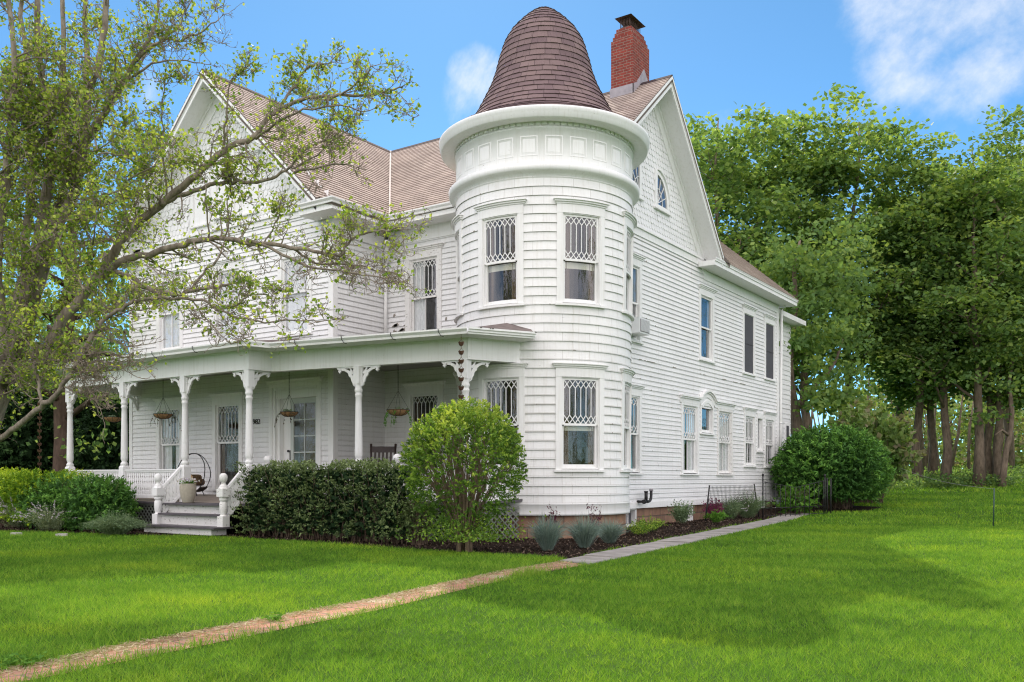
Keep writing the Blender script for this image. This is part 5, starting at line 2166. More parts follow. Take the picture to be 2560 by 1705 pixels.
# the round privet on its stems
t = thing('round_bush', (-9.63, 12.56, 0), 'ball shaped light green privet bush on many stems before the tower', 'bush')
n = 28000
D = unit(RNG.normal(size=(n * 2, 3)))
pr = np.clip(.68 + .55 * D[:, 2], .22, 1)
D = D[RNG.uniform(0, 1, len(D)) < pr][:n]
L = lumps(D, 41, 3.2) + .6 * lumps(D, 42, 8)
depth = RNG.uniform(0, 1, len(D)) ** 1.5 * .32
r = (1 + .07 * L) * (1 - depth)
C = D * r[:, None] * np.array([1.10, 1.10, 1.12])
C[:, 2] = np.where(C[:, 2] < 0, C[:, 2] * 1.05, C[:, 2]) + 1.52
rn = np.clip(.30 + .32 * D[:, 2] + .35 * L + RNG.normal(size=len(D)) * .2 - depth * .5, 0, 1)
C, rn, SD = sprigs(C, D, rn, .058, 11, 2.4)
leaves('foliage', C, .058, M['privet'], t, rnd=rn, aspect=.46, up=.35, tdir=SD, tb=1.1, nrm=SD, nb=.3)
# suckers at the foot
m_ = 2600
C2 = np.stack([RNG.normal(size=m_) * .42 + .05, RNG.normal(size=m_) * .42, np.abs(RNG.normal(size=m_)) * .25 + .22], 1)
leaves('low_shoots', C2, .06, M['privet'], t, rnd=RNG.uniform(0, .7, m_), aspect=.48)
b = MB()
for i in range(13):
    a = random.uniform(0, 6.28)
    b.tube([(.11 * math.cos(a), .11 * math.sin(a), -.03), (.10 * math.cos(a), .10 * math.sin(a), .22), (.16 * math.cos(a + .2), .16 * math.sin(a + .2), .5)], [.05, .04, .026], 6)
for i in range(150):
    a, ph = random.uniform(0, 6.28), random.uniform(.15, 1.35)
    rr = random.uniform(.75, 1.02)
    e = Vector((1.08 * rr * math.sin(ph) * math.cos(a), 1.08 * rr * math.sin(ph) * math.sin(a), 1.5 + 1.08 * rr * math.cos(ph) - .2 * math.sin(ph)))
    s = Vector((.1 * math.cos(a), .1 * math.sin(a), random.uniform(.15, .5)))
    k1 = s.lerp(e, .35) + Vector((random.uniform(-.06, .06), random.uniform(-.06, .06), .06))
    k2 = s.lerp(e, .7) + Vector((random.uniform(-.08, .08), random.uniform(-.08, .08), .04))
    b.tube([s, k1, k2, e], [.013, .010, .007, .003], 4, caps=False)
part(b, 'stems', m_bark('privet_bark', (.14, .10, .07), (.30, .23, .16), 30), t)

# big rounded evergreen at the far corner
round_shrub('big_evergreen', (-9.0, 33.3, gh(33)), 2.0, 2.05, 1.45, 1.48, 30000, .15, M['yew'], 'huge rounded dark evergreen bush at the far end of the house', 'bush', 51, .22, .12, 3.4, .0, aspect=.32, box=.8)
round_shrub('lilac_shrub', (-8.6, 36.6, gh(36.6)), 1.7, 1.5, 2.0, 1.55, 4200, .24, M['lightleaf'], 'bright large leaved shrub showing above the big evergreen', 'shrub', 53, .6, .25, core=False, aspect=.8)
round_shrub('young_shrub', (-9.45, 30.6, gh(30.6)), .62, .6, .38, .55, 1500, .16, M['fresh'], 'small fresh green shrub behind the iron gate', 'shrub', 55, .7, .25, core=False, aspect=.4)
# left of the steps
round_shrub('golden_hedge', (-24.6, 12.35, 0), 2.3, .85, .72, .74, 20000, .075, M['yewlight'], 'bright yellow green clipped hedge at the far left before the porch', 'hedge', 61, .25, .05, 2.6, aspect=.35, box=.45)
round_shrub('spreading_yew', (-20.75, 12.45, 0), 1.15, .75, .58, .72, 15000, .10, M['yew'], 'dark green spreading yew left of the porch steps', 'shrub', 63, .3, .16, 3.2, aspect=.3, box=.75)
round_shrub('spreading_yew', (-22.35, 12.3, 0), .95, .75, .60, .70, 11000, .10, M['yew'], 'mid green spreading yew between the golden hedge and the darker yew', 'shrub', 65, .3, .16, 3.2, aspect=.3, box=.75)


def tuft(name, loc, n, h, r, w, mat, label, cat, group=None, arch=.5, spike=None, leafy=0, lmat=None, lsize=.04, spread=.10, pn='blades'):
    t = thing(name, loc, label, cat, group)
    a = RNG.uniform(0, 6.28, n)
    lean = RNG.uniform(0, 1, n) ** .7
    L = h * RNG.uniform(.6, 1.12, n)
    base = np.stack([np.cos(a) * spread * RNG.uniform(0, 1, n), np.sin(a) * spread * RNG.uniform(0, 1, n), 0 * a], 1)
    out = np.stack([np.cos(a), np.sin(a), 0 * a], 1)
    mid = base + out * (lean * r * .45)[:, None] + np.array([0, 0, 1]) * (L * (.62 - .12 * lean))[:, None]
    tip = base + out * (lean * r)[:, None] + np.array([0, 0, 1]) * (L * (1 - arch * lean))[:, None]
    s = unit(np.cross(tip - base, RNG.normal(size=(n, 3)))) * w / 2
    q = np.empty((n, 4, 3))
    q[:, 0], q[:, 1], q[:, 2], q[:, 3] = base - s, mid - s * .9, tip, mid + s * .9
    bulk(pn, q.reshape(-1, 3), 4, mat, RNG.uniform(0, 1, n), t)
    if leafy:
        k = RNG.integers(0, n, leafy)
        f = RNG.uniform(.15, 1, leafy)[:, None]
        C = np.where(f < .6, base[k] + (mid[k] - base[k]) * f / .6, mid[k] + (tip[k] - mid[k]) * (f - .6) / .4)
        leaves('foliage', C + RNG.normal(size=C.shape) * .012, lsize, lmat or mat, t, aspect=.4)
    if spike:
        smat, per, sl, frac = spike
        m_ = int(n * frac)
        k = RNG.integers(0, n, m_)
        k = np.repeat(k, per)
        d = unit(tip[k] - mid[k])
        C = tip[k] + d * (RNG.uniform(-.1, 1, len(k)) * sl)[:, None] + RNG.normal(size=(len(k), 3)) * .008
        leaves('flowers', C, .026, smat, t, aspect=.7)
    return t


for x, y, h, lab in ((-8.55, 13.55, .56, 'tall blue grey fescue clump nearest the round bush by the tower'), (-8.32, 14.45, .52, 'middle blue grey fescue clump before the tower base'), (-8.5, 15.75, .42, 'small rounded blue grey fescue clump nearest the side wall')):
    tuft('fescue_clump', (x, y, 0), 800, h * 1.3, .42, .008, M['fescue'], lab, 'ornamental grass', 'blue fescue clumps at the tower', .40)
tuft('lavender_mound', (-18.85, 11.75, 0), 1500, .60, .68, .006, M['lavleaf'], 'wide rounded grey green lavender mound left of the steps', 'lavender', None, .62, None, 2600, M['lavleaf'], .045, .22, 'stems')
tuft('catmint', (-21.5, 11.75, 0), 420, .72, .62, .006, M['silver'], 'pale flowering catmint nearer the lavender mound', 'flowering plant', 'catmint plants at the left', .45, (M['catflower'], 16, .15, .22), 1900, M['silver'], .05, .25, 'stems')
tuft('catmint', (-23.5, 12.0, 0), 420, .75, .70, .006, M['silver'], 'pale flowering catmint at the left edge under the golden hedge', 'flowering plant', 'catmint plants at the left', .45, (M['catflower'], 16, .15, .22), 1900, M['silver'], .05, .25, 'stems')
# plants in the side bed
tuft('lavender_mound', (-10.05, 27.7, .03), 900, .95, .72, .007, M['lavleaf'], 'large grey green lavender behind the wire fence panel', 'lavender', None, .5, (M['catflower'], 8, .12, .06), 1400, M['lavleaf'], .05, .2, 'stems')
tuft('lavender_mound', (-10.2, 26.6, .03), 520, .78, .5, .007, M['lavleaf'], 'smaller lavender left of the large one by the wire fence', 'lavender', None, .5, (M['catflower'], 8, .12, .06), 800, M['lavleaf'], .05, .15, 'stems')
tuft('purple_heuchera', (-10.45, 25.85, .03), 160, .72, .34, .008, M['magenta'], 'magenta leaved plant beside the leaning black fence post', 'plant', None, .4, None, 700, M['magenta'], .075, .12, 'stems')
tuft('fern', (-9.75, 24.4, .03), 60, .42, .42, .03, M['fresh'], 'bright green arching leafy perennial in the mulch', 'plant', None, .6, None, 500, M['fresh'], .085, .1, 'fronds')
tuft('leafy_perennial', (-10.35, 23.3, .02), 200, .70, .36, .007, M['lavleaf'], 'tall grey green perennial under the triple side windows', 'plant', None, .35, None, 1200, M['lavleaf'], .07, .15, 'stems')
tuft('leafy_perennial', (-9.5, 19.6, .02), 120, .40, .42, .007, M['fresh'], 'low green perennial by the first basement window', 'plant', None, .5, None, 800, M['privet'], .055, .18, 'stems')
tuft('leafy_perennial', (-9.1, 18.3, .02), 80, .36, .34, .007, M['fresh'], 'low green perennial at the right foot of the tower', 'plant', None, .5, None, 500, M['privet'], .055, .15, 'stems')
for x, y, h, lab in ((-9.45, 15.2, .86, 'dark purple leaved shoot above the left fescue clump'), (-8.95, 15.95, .86, 'dark purple leaved shoot above the right fescue clump')):
    tuft('smoke_bush', (x, y, 0), 16, h, .18, .007, M['purple'], lab, 'shrub', 'purple leaved shoots at the tower', .12, None, 260, M['purple'], .06, .05, 'stems')
tuft('clover_weed', (-6.3, 3.2, 0), 50, .10, .20, .006, M['fresh'], 'little weeds with white flowers beside the near end of the path', 'weed', None, .5, None, 200, M['fresh'], .045, .12, 'stems')
tuft('clover_weed', (-6.35, 5.5, 0), 24, .10, .12, .006, M['fresh'], 'single small weed growing in the brick path', 'weed', None, .5, None, 60, M['fresh'], .05, .05, 'stems')
# pansies in the planter
C = np.stack([RNG.normal(size=260) * .08, RNG.normal(size=260) * .08, RNG.uniform(.42, .52, 260)], 1)
leaves('foliage', C, .05, M['yew'], planter_thing, aspect=.6)
C = np.stack([RNG.normal(size=150) * .085, RNG.normal(size=150) * .085, RNG.uniform(.48, .58, 150)], 1)
leaves('flowers', C, .045, M['white_petal'], planter_thing, aspect=.9)

# ------------------------------------------------------------------ fences, gate, path light
t = thing('garden_gate', (-9.75, 28.25, .02), 'low black iron garden gate across the concrete path', 'gate')
G0, G1 = Vector((0, 0, 0)), Vector((1.35, 2.35, .05))
gd = (G1 - G0)
for f, h, r in ((0, 1.32, .022), (.965, 1.30, .02), (1.0, 1.22, .02), (1.06, 1.2, .022)):
    p = gd * f
    b = MB()
    b.tube([p + Vector((0, 0, -.05)), p + Vector((0, 0, h))], r, 8)
    if f in (0, .965):
        b.lathe([(0, h + .09), (.028, h + .08), (.042, h + .045), (.028, h + .01), (.02, h)], p.x, p.y, 12)
    part(b, 'gate_post', M['iron'], t)
b = MB()
for i in range(13):
    p = gd * ((i + .6) / 13.4)
    h = .93 + .22 * abs(i - 6) / 6 if i != 0 else 1.15
    b.tube([p + Vector((0, 0, .0)), p + Vector((0, 0, h))], .010, 6)
for z in (.06, .30):
    b.tube([Vector((0, 0, z)), gd * .98 + Vector((0, 0, z))], .010, 6)
pts = [gd * (i / 12) + Vector((0, 0, .93 + .22 * abs(i - 6) / 6)) for i in range(13)]
b.tube(pts, .010, 6)
part(b, 'gate_bars', M['iron'], t)

t = thing('wire_fence', (-10.42, 25.2, .02), 'short wire mesh fence panel between two leaning black posts', 'fence')
q1 = Vector((.58, 2.95, 0))
for p, top in ((Vector((0, 0, 0)), Vector((.04, .22, 1.05))), (q1, q1 + Vector((-.08, -.22, 1.08)))):
    b = MB()
    b.tube([p, top], .022, 6)
    part(b, 'post', M['iron'], t)
b = MB()
for i in range(36):
    f = (i + .5) / 36
    a, e = Vector((.02, .10, .45)).lerp(Vector((.54, 2.83, .45)), f), Vector((.04, .2, 1.03)).lerp(Vector((.50, 2.75, 1.05)), f)
    b.tube([a, e], .0042, 4, caps=False)
for k in range(9):
    z = .45 + k * .073
    b.tube([Vector((.03, .15, z)), Vector((.52, 2.8, z + .01))], .0042, 4, caps=False)
part(b, 'wire_mesh', M['iron'], t)

t = thing('lawn_stake', (-3.07, 26.65, 0), 'thin green metal stake standing in the lawn with a wire to the bush', 'stake')
b = MB()
b.tube([(0, 0, -.05), (.02, .02, 1.02)], .018, 6)
b.tube([(.01, .0, .78), (.03, .04, .74), (.02, 0, .70)], .01, 5)
part(b, 'post', m_plain('green_steel', (.03, .07, .05), .5, .3, 15), t)
b = MB()
pts = [Vector((.02, .02, 1.0)) + (Vector((-3.6, 6.6, .62)) * (i / 10)) + Vector((0, 0, -.12 * math.sin(math.pi * i / 10))) for i in range(11)]
b.tube(pts, .004, 4, caps=False)
part(b, 'wire', M['lead'], t)

t = thing('path_light', (-19.25, 12.25, 0), 'small dark lantern path light beside the steps', 'path light')
b = MB()
b.tube([(0, 0, 0), (0, 0, .25)], .012, 6)
part(b, 'stake', M['iron'], t)
b = MB()
b.lathe([(.0, .42), (.02, .41), (.09, .36), (.095, .35), (.05, .35), (.045, .25), (0, .25)], 0, 0, 12)
part(b, 'lamp_hood', M['iron'], t)
for k, (px, py) in enumerate(((40, 1338), (155, 1341))):
    v = pix_dir(px, py)
    d = EYE / -v.z
    t = thing('stepping_stone', (v.x * d, v.y * d, 0), ('flat pale stone in the lawn edge at the far left', 'flat pale stone in the lawn edge below the catmint')[k], 'stone')
    b = MB()
    rr = [.17 + .03 * math.sin(i * 2.3 + k) for i in range(12)]
    b.hexa([(rr[i] * math.cos(R(i * 30)), rr[i] * .7 * math.sin(R(i * 30)), .0) for i in range(12)], [(rr[i] * .9 * math.cos(R(i * 30)), rr[i] * .63 * math.sin(R(i * 30)), .06) for i in range(12)])
    part(b, 'slab', m_plain('pale_stone', (.34, .33, .29), .9, .2, 9), t)

# ------------------------------------------------------------------ trees
def rv(s=1.0):
    return Vector((random.gauss(0, s), random.gauss(0, s), random.gauss(0, s)))


def maple(seed, H, Rr, zlo, lean, nclump=138, per=58, size=.23, fork=None):
    """trunk mesh builder and leaf points of one broad-leaved tree"""
    random.seed(seed)
    rng = np.random.default_rng(seed)
    mb = MB()
    top = Vector((lean[0], lean[1], H * .86))
    pts, rad = [], []
    r0 = H * .0130
    for i in range(9):
        f = i / 8
        p = Vector((lean[0] * f ** 1.4, lean[1] * f ** 1.4, H * .86 * f)) + (rv(.10) if 0 < i else Vector((0, 0, -.15)))
        pts.append(p)
        rad.append(r0 * (1.35 if i == 0 else (1 - f * .9)))
    mb.tube(pts, rad, 9)
    clumps = []
    nl = 15
    for i in range(nl):
        f = .26 + .66 * i / nl
        k = min(7, int(f * 8))
        s = pts[k].lerp(pts[k + 1], f * 8 - k)
        a = i * 2.4 + random.uniform(-.4, .4)
        ln = Rr * (.95 - .55 * max(0, f - .5)) * random.uniform(.75, 1.1)
        up = .45 + .6 * f
        d = Vector((math.cos(a), math.sin(a), up)).normalized()
        q = [s]
        p = s.copy()
        for j in range(5):
            d = (d + rv(.12) + Vector((0, 0, .06))).normalized()
            p = p + d * ln / 5
            q.append(p)
            if j >= 1:
                clumps.append((p + rv(.3), 1.0))
        rr = r0 * .42 * (1.1 - f)
        mb.tube(q, [rr * (1 - .17 * j) for j in range(6)], 6)
        for j in (2, 3, 4):
            for sg in (-1, 1):
                d2 = (q[j] - q[j - 1]).normalized() + Vector((-math.sin(a), math.cos(a), .2)) * sg * .9
                e = q[j] + d2.normalized() * ln * .38
                mb.tube([q[j], q[j].lerp(e, .5) + rv(.1), e], [rr * .4, rr * .28, rr * .1], 5, caps=False)
                clumps += [(e, 1.0), (q[j].lerp(e, .6) + rv(.25), .9)]
    # outer shell of foliage
    zc = (H + zlo) / 2
    rz = (H - zlo) / 2
    L_seed = seed + 3
    while len(clumps) < nclump:
        D = unit(rng.normal(size=(1, 3)))
        L = lumps(D, L_seed, 2.6)[0]
        k = rng.uniform(.70, 1.0) * (1 + .36 * L)
        w = 1 - .25 * max(0, D[0, 2])
        clumps.append((Vector((D[0, 0] * Rr * k * w + lean[0] * .5, D[0, 1] * Rr * k * w + lean[1] * .5, zc + D[0, 2] * rz * k)), random.uniform(.7, 1.2)))
    C, rnd, up = [], [], []
    for c, s in clumps:
        n = int(per * s)
        tilt = rv(.25)
        base = rng.uniform(.2, .8)
        q = rng.normal(size=(n, 3)) * np.array([.58, .58, .11]) * s
        q[:, 2] += q[:, 0] * tilt.x + q[:, 1] * tilt.y - .16 * (q[:, 0] ** 2 + q[:, 1] ** 2)
        C.append(q + np.array(c))
        rnd.append(np.clip(base + rng.normal(size=n) * .18, 0, 1))
    return mb, np.concatenate(C), np.concatenate(rnd)


PROTO = {}


def plant_tree(kind, name, px, d, label, cat='tree', group=None, s=1.0, rz=0.0, build=None, bark='bark_maple', leaf='mapleleaf', size=.23):
    v = pix_dir(px, HOR)
    x, y = v.x * d, v.y * d
    t = thing(name, (x, y, gh(y) - .05), label, cat, group, rz)
    t.scale = (s, s, s)
    if kind not in PROTO:
        mb, C, rnd = build()
        tr = part(mb, 'trunk', M[bark], t)
        cr = leaves('crown', C, size, M[leaf], t, rnd=rnd, aspect=.8, up=1.15)
        PROTO[kind] = (tr, cr)
    else:
        for o in PROTO[kind]:
            c = o.copy()
            COL.objects.link(c)
            c.parent = t
    return t


BV = {'a': lambda: maple(101, 18.5, 4.4, 4.2, (.3, .2)), 'b': lambda: maple(102, 17.5, 4.0, 4.6, (-.8, .3)), 'c': lambda: maple(103, 19.0, 4.6, 3.8, (.9, -.4)),
      'd': lambda: maple(104, 15.0, 3.2, 3.2, (.2, .9), 190), 'g': lambda: maple(107, 16.5, 2.5, 5.5, (.5, .2), 112, 60), 'f': lambda: maple(106, 18.5, 4.2, 7.6, (.5, .3), 150), 'e': lambda: maple(105, 22.0, 3.6, 9.0, (.4, .2), 150, 46)}
GR = 'tall maples at the edge of the lawn'
TREES = [('a', 1775, 45, 1.16, .3, 'tall maple standing behind the roof of the house, its trunk hidden'),
         ('c', 1880, 48, 1.08, 1.9, 'maple rising just right of the side gable behind the rear wing'),
         ('g', 2246, 50, 1.16, .4, 'slender maple with a thin pale trunk right of the big evergreen bush'),
         ('b', 2297, 47, 1.07, 2.2, 'maple with the straight grey trunk left of the thick ivy trunk'),
         ('g', 2330, 48.5, 1.05, 4.0, 'maple with the thick dark ivy clad trunk in the trunk row'),
         ('b', 2362, 45.5, 1.02, 5.1, 'maple with a trunk that leans and flares right of the ivy trunk'),
         ('a', 2447, 44, 1.02, 3.6, 'big maple with the leftmost trunk of the right hand cluster'),
         ('g', 2474, 45.5, 1.05, 1.2, 'maple with the middle trunk of the right hand cluster'),
         ('g', 2496, 45, 1.0, .9, 'maple with the third trunk of the right hand cluster'),
         ('a', 2630, 46, 1.0, 1.2, 'broad maple mostly cut off by the right edge of the photo'),
         ('e', 2520, 55, 1.0, 0, 'tallest sparse brownish tree rising above the maples at upper right'),
         ('f', 2015, 47, 1.14, 2.5, 'maple above the forked tree, its trunk behind the rear wing'),
         ('f', 2120, 48, 1.2, 5.2, 'maple behind the big evergreen bush, tallest of that gap'),
         ('e', 2590, 50, .95, 2.0, 'sparse tree at the right edge with a thin brownish top')]
for k, px, d, s, rz, lab in TREES:
    tt = plant_tree(k, 'maple_tree', px, d, lab, 'tree', GR, s, rz, BV[k], leaf='lightleaf' if k == 'e' else 'mapleleaf', size=.235 if k != 'e' else .22)

    if px == 2630:
        inv = Matrix.LocRotScale(tt.location, tt.rotation_euler, tt.scale).inverted()
        b = MB()
        b.tube([inv @ at(2632, 720, 46), inv @ at(2600, 650, 45.6), inv @ at(2560, 601, 45), inv @ at(2530, 570, 44.6), inv @ at(2490, 520, 44.2), inv @ at(2470, 480, 44), inv @ at(2459, 466, 44)], [.16, .14, .13, .12, .105, .09, .085], 8)
        part(b, 'dead_limb', m_bark('dead_wood', (.28, .21, .14), (.46, .36, .25), 9), tt)

# slim crooked tree at the right, and the forked tree behind the rear wing
random.seed(5)
t = thing('crooked_tree', (*(pix_dir(2500, HOR) * 43.5).xy, gh(47)), 'slim crooked leaning tree with one arching limb at the right of the trunk row', 'tree')
o0 = pix_dir(2500, HOR) * 43.5


def rel(px, py, d, org):
    p = at(px, py, d)
    return Vector((p.x - org.x, p.y - org.y, p.z - org.z))


og = Vector((o0.x, o0.y, gh(o0.y)))
t.location = og
b = MB()
b.tube([rel(2505, 1218, 43.5, og), rel(2509, 1180, 43.5, og), rel(2514, 1135, 43.5, og), rel(2526, 1080, 43.5, og), rel(2530, 1030, 43.6, og), rel(2522, 960, 43.8, og), rel(2534, 880, 44, og)], [.20, .16, .14, .13, .11, .09, .05], 8)
b.tube([rel(2523, 1090, 43.5, og), rel(2505, 1075, 43.2, og), rel(2488, 1088, 43, og)], [.08, .06, .04], 6)
part(b, 'trunk', M['bark_maple'], t)
C = np.concatenate([np.array(rel(2500 + RNG.normal() * 45, 900 + RNG.normal() * 60, 43.5 + RNG.normal(), og)) + RNG.normal(size=(60, 3)) * np.array([.5, .5, .18]) for _ in range(26)])
leaves('crown', C, .23, M['mapleleaf'], t, aspect=.75, up=.5)

o0 = pix_dir(1990, HOR) * 39
og = Vector((o0.x, o0.y, gh(o0.y)))
t = thing('forked_tree', og, 'forked tree with a bare curving trunk right behind the rear wing', 'tree')
b = MB()
tr = [(1996, 1215), (1996, 1130), (1992, 1060), (1984, 1015), (1976, 960), (1974, 900), (1980, 830), (1990, 760), (1985, 680), (2000, 600)]
b.tube([rel(x, y, 39, og) for x, y in tr], [.36, .29, .25, .22, .18, .15, .13, .11, .09, .05], 10)
b.tube([rel(x, y, 39 + i * .2, og) for i, (x, y) in enumerate([(1988, 1025), (2002, 1008), (2022, 985), (2040, 958), (2066, 938), (2090, 900), (2110, 840)])], [.17, .15, .13, .12, .10, .07, .04], 8)
b.tube([rel(x, y, 39.5 - i * .2, og) for i, (x, y) in enumerate([(2026, 978), (2042, 985), (2056, 998), (2080, 1000), (2110, 985)])], [.12, .10, .08, .06, .03], 7)
b.tube([rel(x, y, 39 + i * .2, og) for i, (x, y) in enumerate([(1976, 930), (1960, 880), (1950, 800), (1930, 700)])], [.14, .11, .09, .05], 7)
part(b, 'trunk', M['bark_maple'], t)
C, rr = [], []
for i in range(110):
    px, py = RNG.uniform(1925, 2150), RNG.uniform(560, 880)
    if RNG.uniform() < .2:
        px, py = RNG.uniform(2040, 2140), RNG.uniform(900, 1040)
    c = np.array(rel(px, py, 39 + RNG.normal() * 1.6, og))
    C.append(c + RNG.normal(size=(60, 3)) * np.array([.5, .5, .17]))
    rr.append(np.clip(RNG.uniform(.2, .8) + RNG.normal(size=60) * .15, 0, 1))
leaves('crown', np.concatenate(C), .23, M['mapleleaf'], t, rnd=np.concatenate(rr), aspect=.75, up=.5)

# undergrowth and the far wood
C, rr = [], []
for i in range(520):
    u = RNG.uniform(.30, .62)
    d = RNG.uniform(43.5, 54) if u > .335 else RNG.uniform(40, 50)
    x, y = d * (-SN + CS * u), d * (CS + SN * u)
    if u > .545 and d < 50:
        continue
    h = RNG.uniform(.25, .8)
    m_ = 42
    q = RNG.normal(size=(m_, 3)) * np.array([.5, .5, .0])
    q[:, 2] = RNG.uniform(0, 1, m_) * h
    C.append(q + np.array([x, y, gh(y)]))
    rr.append(np.clip(RNG.uniform(.1, .7) + RNG.normal(size=m_) * .2, 0, 1))
tag(leaves('undergrowth', np.concatenate(C), .17, M['mapleleaf'], rnd=np.concatenate(rr), aspect=.5, up=.5), 'low green undergrowth around the maple trunks', 'undergrowth', kind='stuff')
C, rr = [], []
for i in range(3200):
    if i < 1400:
        left = RNG.uniform() < .3
        u = RNG.uniform(.26, .80) if not left else RNG.uniform(-.95, -.36)
        if .28 < u < .37:
            continue
        d = RNG.uniform(66, 100)
        x, y = d * (-SN + CS * u), d * (CS + SN * u)
        h = (4.2 + 2.2 * abs(math.sin(u * 17)) + RNG.uniform(0, 3.2)) * (1.2 if left else 1)
    else:
        # the ring of trees round the rest of the neighbourhood
        w = YAW + math.pi / 2 + RNG.uniform(.70, 2 * math.pi - .70)
        d = RNG.uniform(50, 66)
        x, y = d * math.cos(w), d * math.sin(w)
        h = (1.9 if w > YAW + math.pi / 2 + 2 * math.pi - 2.1 else 1) * (6 + 4.5 * abs(math.sin(w * 9)) + RNG.uniform(0, 2))
    m_ = 46
    z = RNG.uniform(0, 1) * h
    q = RNG.normal(size=(m_, 3)) * np.array([.9, .9, .45])
    q[:, 2] += z
    C.append(q + np.array([x, y, gh(y)]))
    rr.append(np.clip(RNG.uniform(.1, .9) + RNG.normal(size=m_) * .2, 0, 1))
tag(leaves('far_wood', np.concatenate(C), .40, M['lightleaf'], rnd=np.concatenate(rr), aspect=.7, up=.3), 'pale hazy brush and saplings beyond the trees', 'woodland', kind='stuff')
random.seed(9)
b = MB()
for i in range(70):
    u = random.uniform(.30, .70)
    d = random.uniform(60, 95)
    x, y = d * (-SN + CS * u), d * (CS + SN * u)
    e = Vector((x + random.uniform(-1, 1), y, gh(y) + random.uniform(4, 9)))
    b.tube([(x, y, gh(y)), Vector((x, y, gh(y))).lerp(e, .5) + rv(.2), e], [random.uniform(.08, .2), .1, .03], 5)
tag(b.build('sapling_trunks', M['bark_maple']), 'thin bare sapling trunks far behind the maples', 'saplings', kind='stuff')

# ---- trees and evergreens beyond the left end of the porch
o0 = pix_dir(150, HOR) * 30
og = Vector((o0.x, o0.y, 0))
t = thing('big_trunk_tree', og, 'large tree with a thick reddish trunk behind the left end of the porch', 'tree')
b = MB()
b.tube([(0, 0, -.1), (.05, 0, .6), (0, .1, 2.5), (.1, 0, 4.5), (.2, .2, 7), (.1, .4, 10)], [.36, .30, .27, .25, .22, .13], 12)
clc = []
for i in range(22):
    a = i * 2.4
    z = 3.2 + i * .30
    e = Vector((3.4 * math.cos(a), 3.4 * math.sin(a), z + .7 + random.uniform(-.6, .6)))
    m_ = Vector((1.6 * math.cos(a + .1), 1.6 * math.sin(a + .1), z + .6))
    b.tube([(0.1, .1, z), m_, e], [.12, .08, .03], 6)
    clc += [np.array(e), np.array(m_ * .4 + e * .6), np.array(e + rv(.7)), np.array(e + rv(.9)), np.array(m_ + rv(.8))]
part(b, 'trunk', M['bark_red'], t)
C = np.concatenate([c + RNG.normal(size=(70, 3)) * np.array([.6, .6, .28]) for c in clc])
leaves('crown', C, .20, M['mapleleaf'], t, aspect=.7, up=.4)

EG = [(-150, 33, 2.6, 5.6, 'dark evergreen tree at the far left beyond the golden hedge'), (20, 34, 2.2, 5.0, 'dark evergreen tree left of the thick reddish trunk'), (225, 36, 2.0, 6.0, 'dark evergreen tree seen between the two left porch posts'),
      (300, 34, 1.7, 5.2, 'dark evergreen tree against the left corner of the house'), (90, 39, 2.4, 6.5, 'taller dark evergreen behind the reddish trunk')]
for i, (px, d, r, h, lab) in enumerate(EG):
    v = pix_dir(px, HOR) * d
    round_shrub('evergreen_tree', (v.x, v.y, 0), r, r, h * .5, h * .52, 9000, .22, M['evergreen'], lab, 'evergreen tree', 71 + i, .35, .2, 3.0, group='dark evergreens beyond the porch', aspect=.35, sticks=False, box=.9)
for i, (px, d, s, lab) in enumerate(((-260, 46, .72, 'broadleaf tree behind the evergreens at the far left edge'), (60, 50, .68, 'broadleaf tree behind the evergreens left of the house'), (280, 44, .62, 'light broadleaf tree just left of the upstairs corner of the house'))):
    plant_tree('bcd'[i], 'broadleaf_tree', px, d, lab, 'tree', 'broadleaf trees beyond the left side', s, i * 1.3, BV['bcd'[i]])

# ------------------------------------------------------------------ the old pear tree in front, at the left
random.seed(77)
o0 = pix_dir(-150, HOR) * 13.0
PO = Vector((o0.x, o0.y, 0))
pear = thing('pear_tree', PO, 'old spreading pear tree with sparse young leaves at the left front', 'tree')
PB = MB()
LEAF = []           # leaf positions


def seg_len(p):
    return sum((b_ - a_).length for a_, b_ in zip(p, p[1:]))


def smooth(pts, k=4):
    out = []
    n = len(pts)
    for i in range(n - 1):
        p0, p1, p2, p3 = pts[max(i - 1, 0)], pts[i], pts[i + 1], pts[min(i + 2, n - 1)]
        for j in range(k):
            t_ = j / k
            out.append(.5 * ((2 * p1) + (p2 - p0) * t_ + (2 * p0 - 5 * p1 + 4 * p2 - p3) * t_ ** 2 + (3 * p1 - p0 - 3 * p2 + p3) * t_ ** 3))
    return out + [pts[-1]]


def spur(p, d, L, r, leafy):
    """a kinked little twig with a tuft of leaves at its end"""
    q, pts = p.copy(), [p.copy()]
    for k in range(4):
        d = (d + rv(.42) + Vector((0, 0, .10))).normalized()
        q = q + d * L / 4
        pts.append(q.copy())
    PB.tube(pts, [r, r * .85, r * .7, r * .6, r * .45], 4, 1, caps=False)
    for k in (2, 3, 4):
        if random.random() < .8:
            e = pts[k] + (rv(1).normalized() * .7 + d).normalized() * random.uniform(.03, .10)
            PB.tube([pts[k], e], [r * .6, r * .55], 3, 1, caps=False)
            if random.random() < leafy * .7:
                for _ in range(random.randint(1, 2)):
                    LEAF.append(e + rv(.035))
    if random.random() < leafy:
        for _ in range(random.randint(2, 4)):
            LEAF.append(q + rv(.045))
    return pts


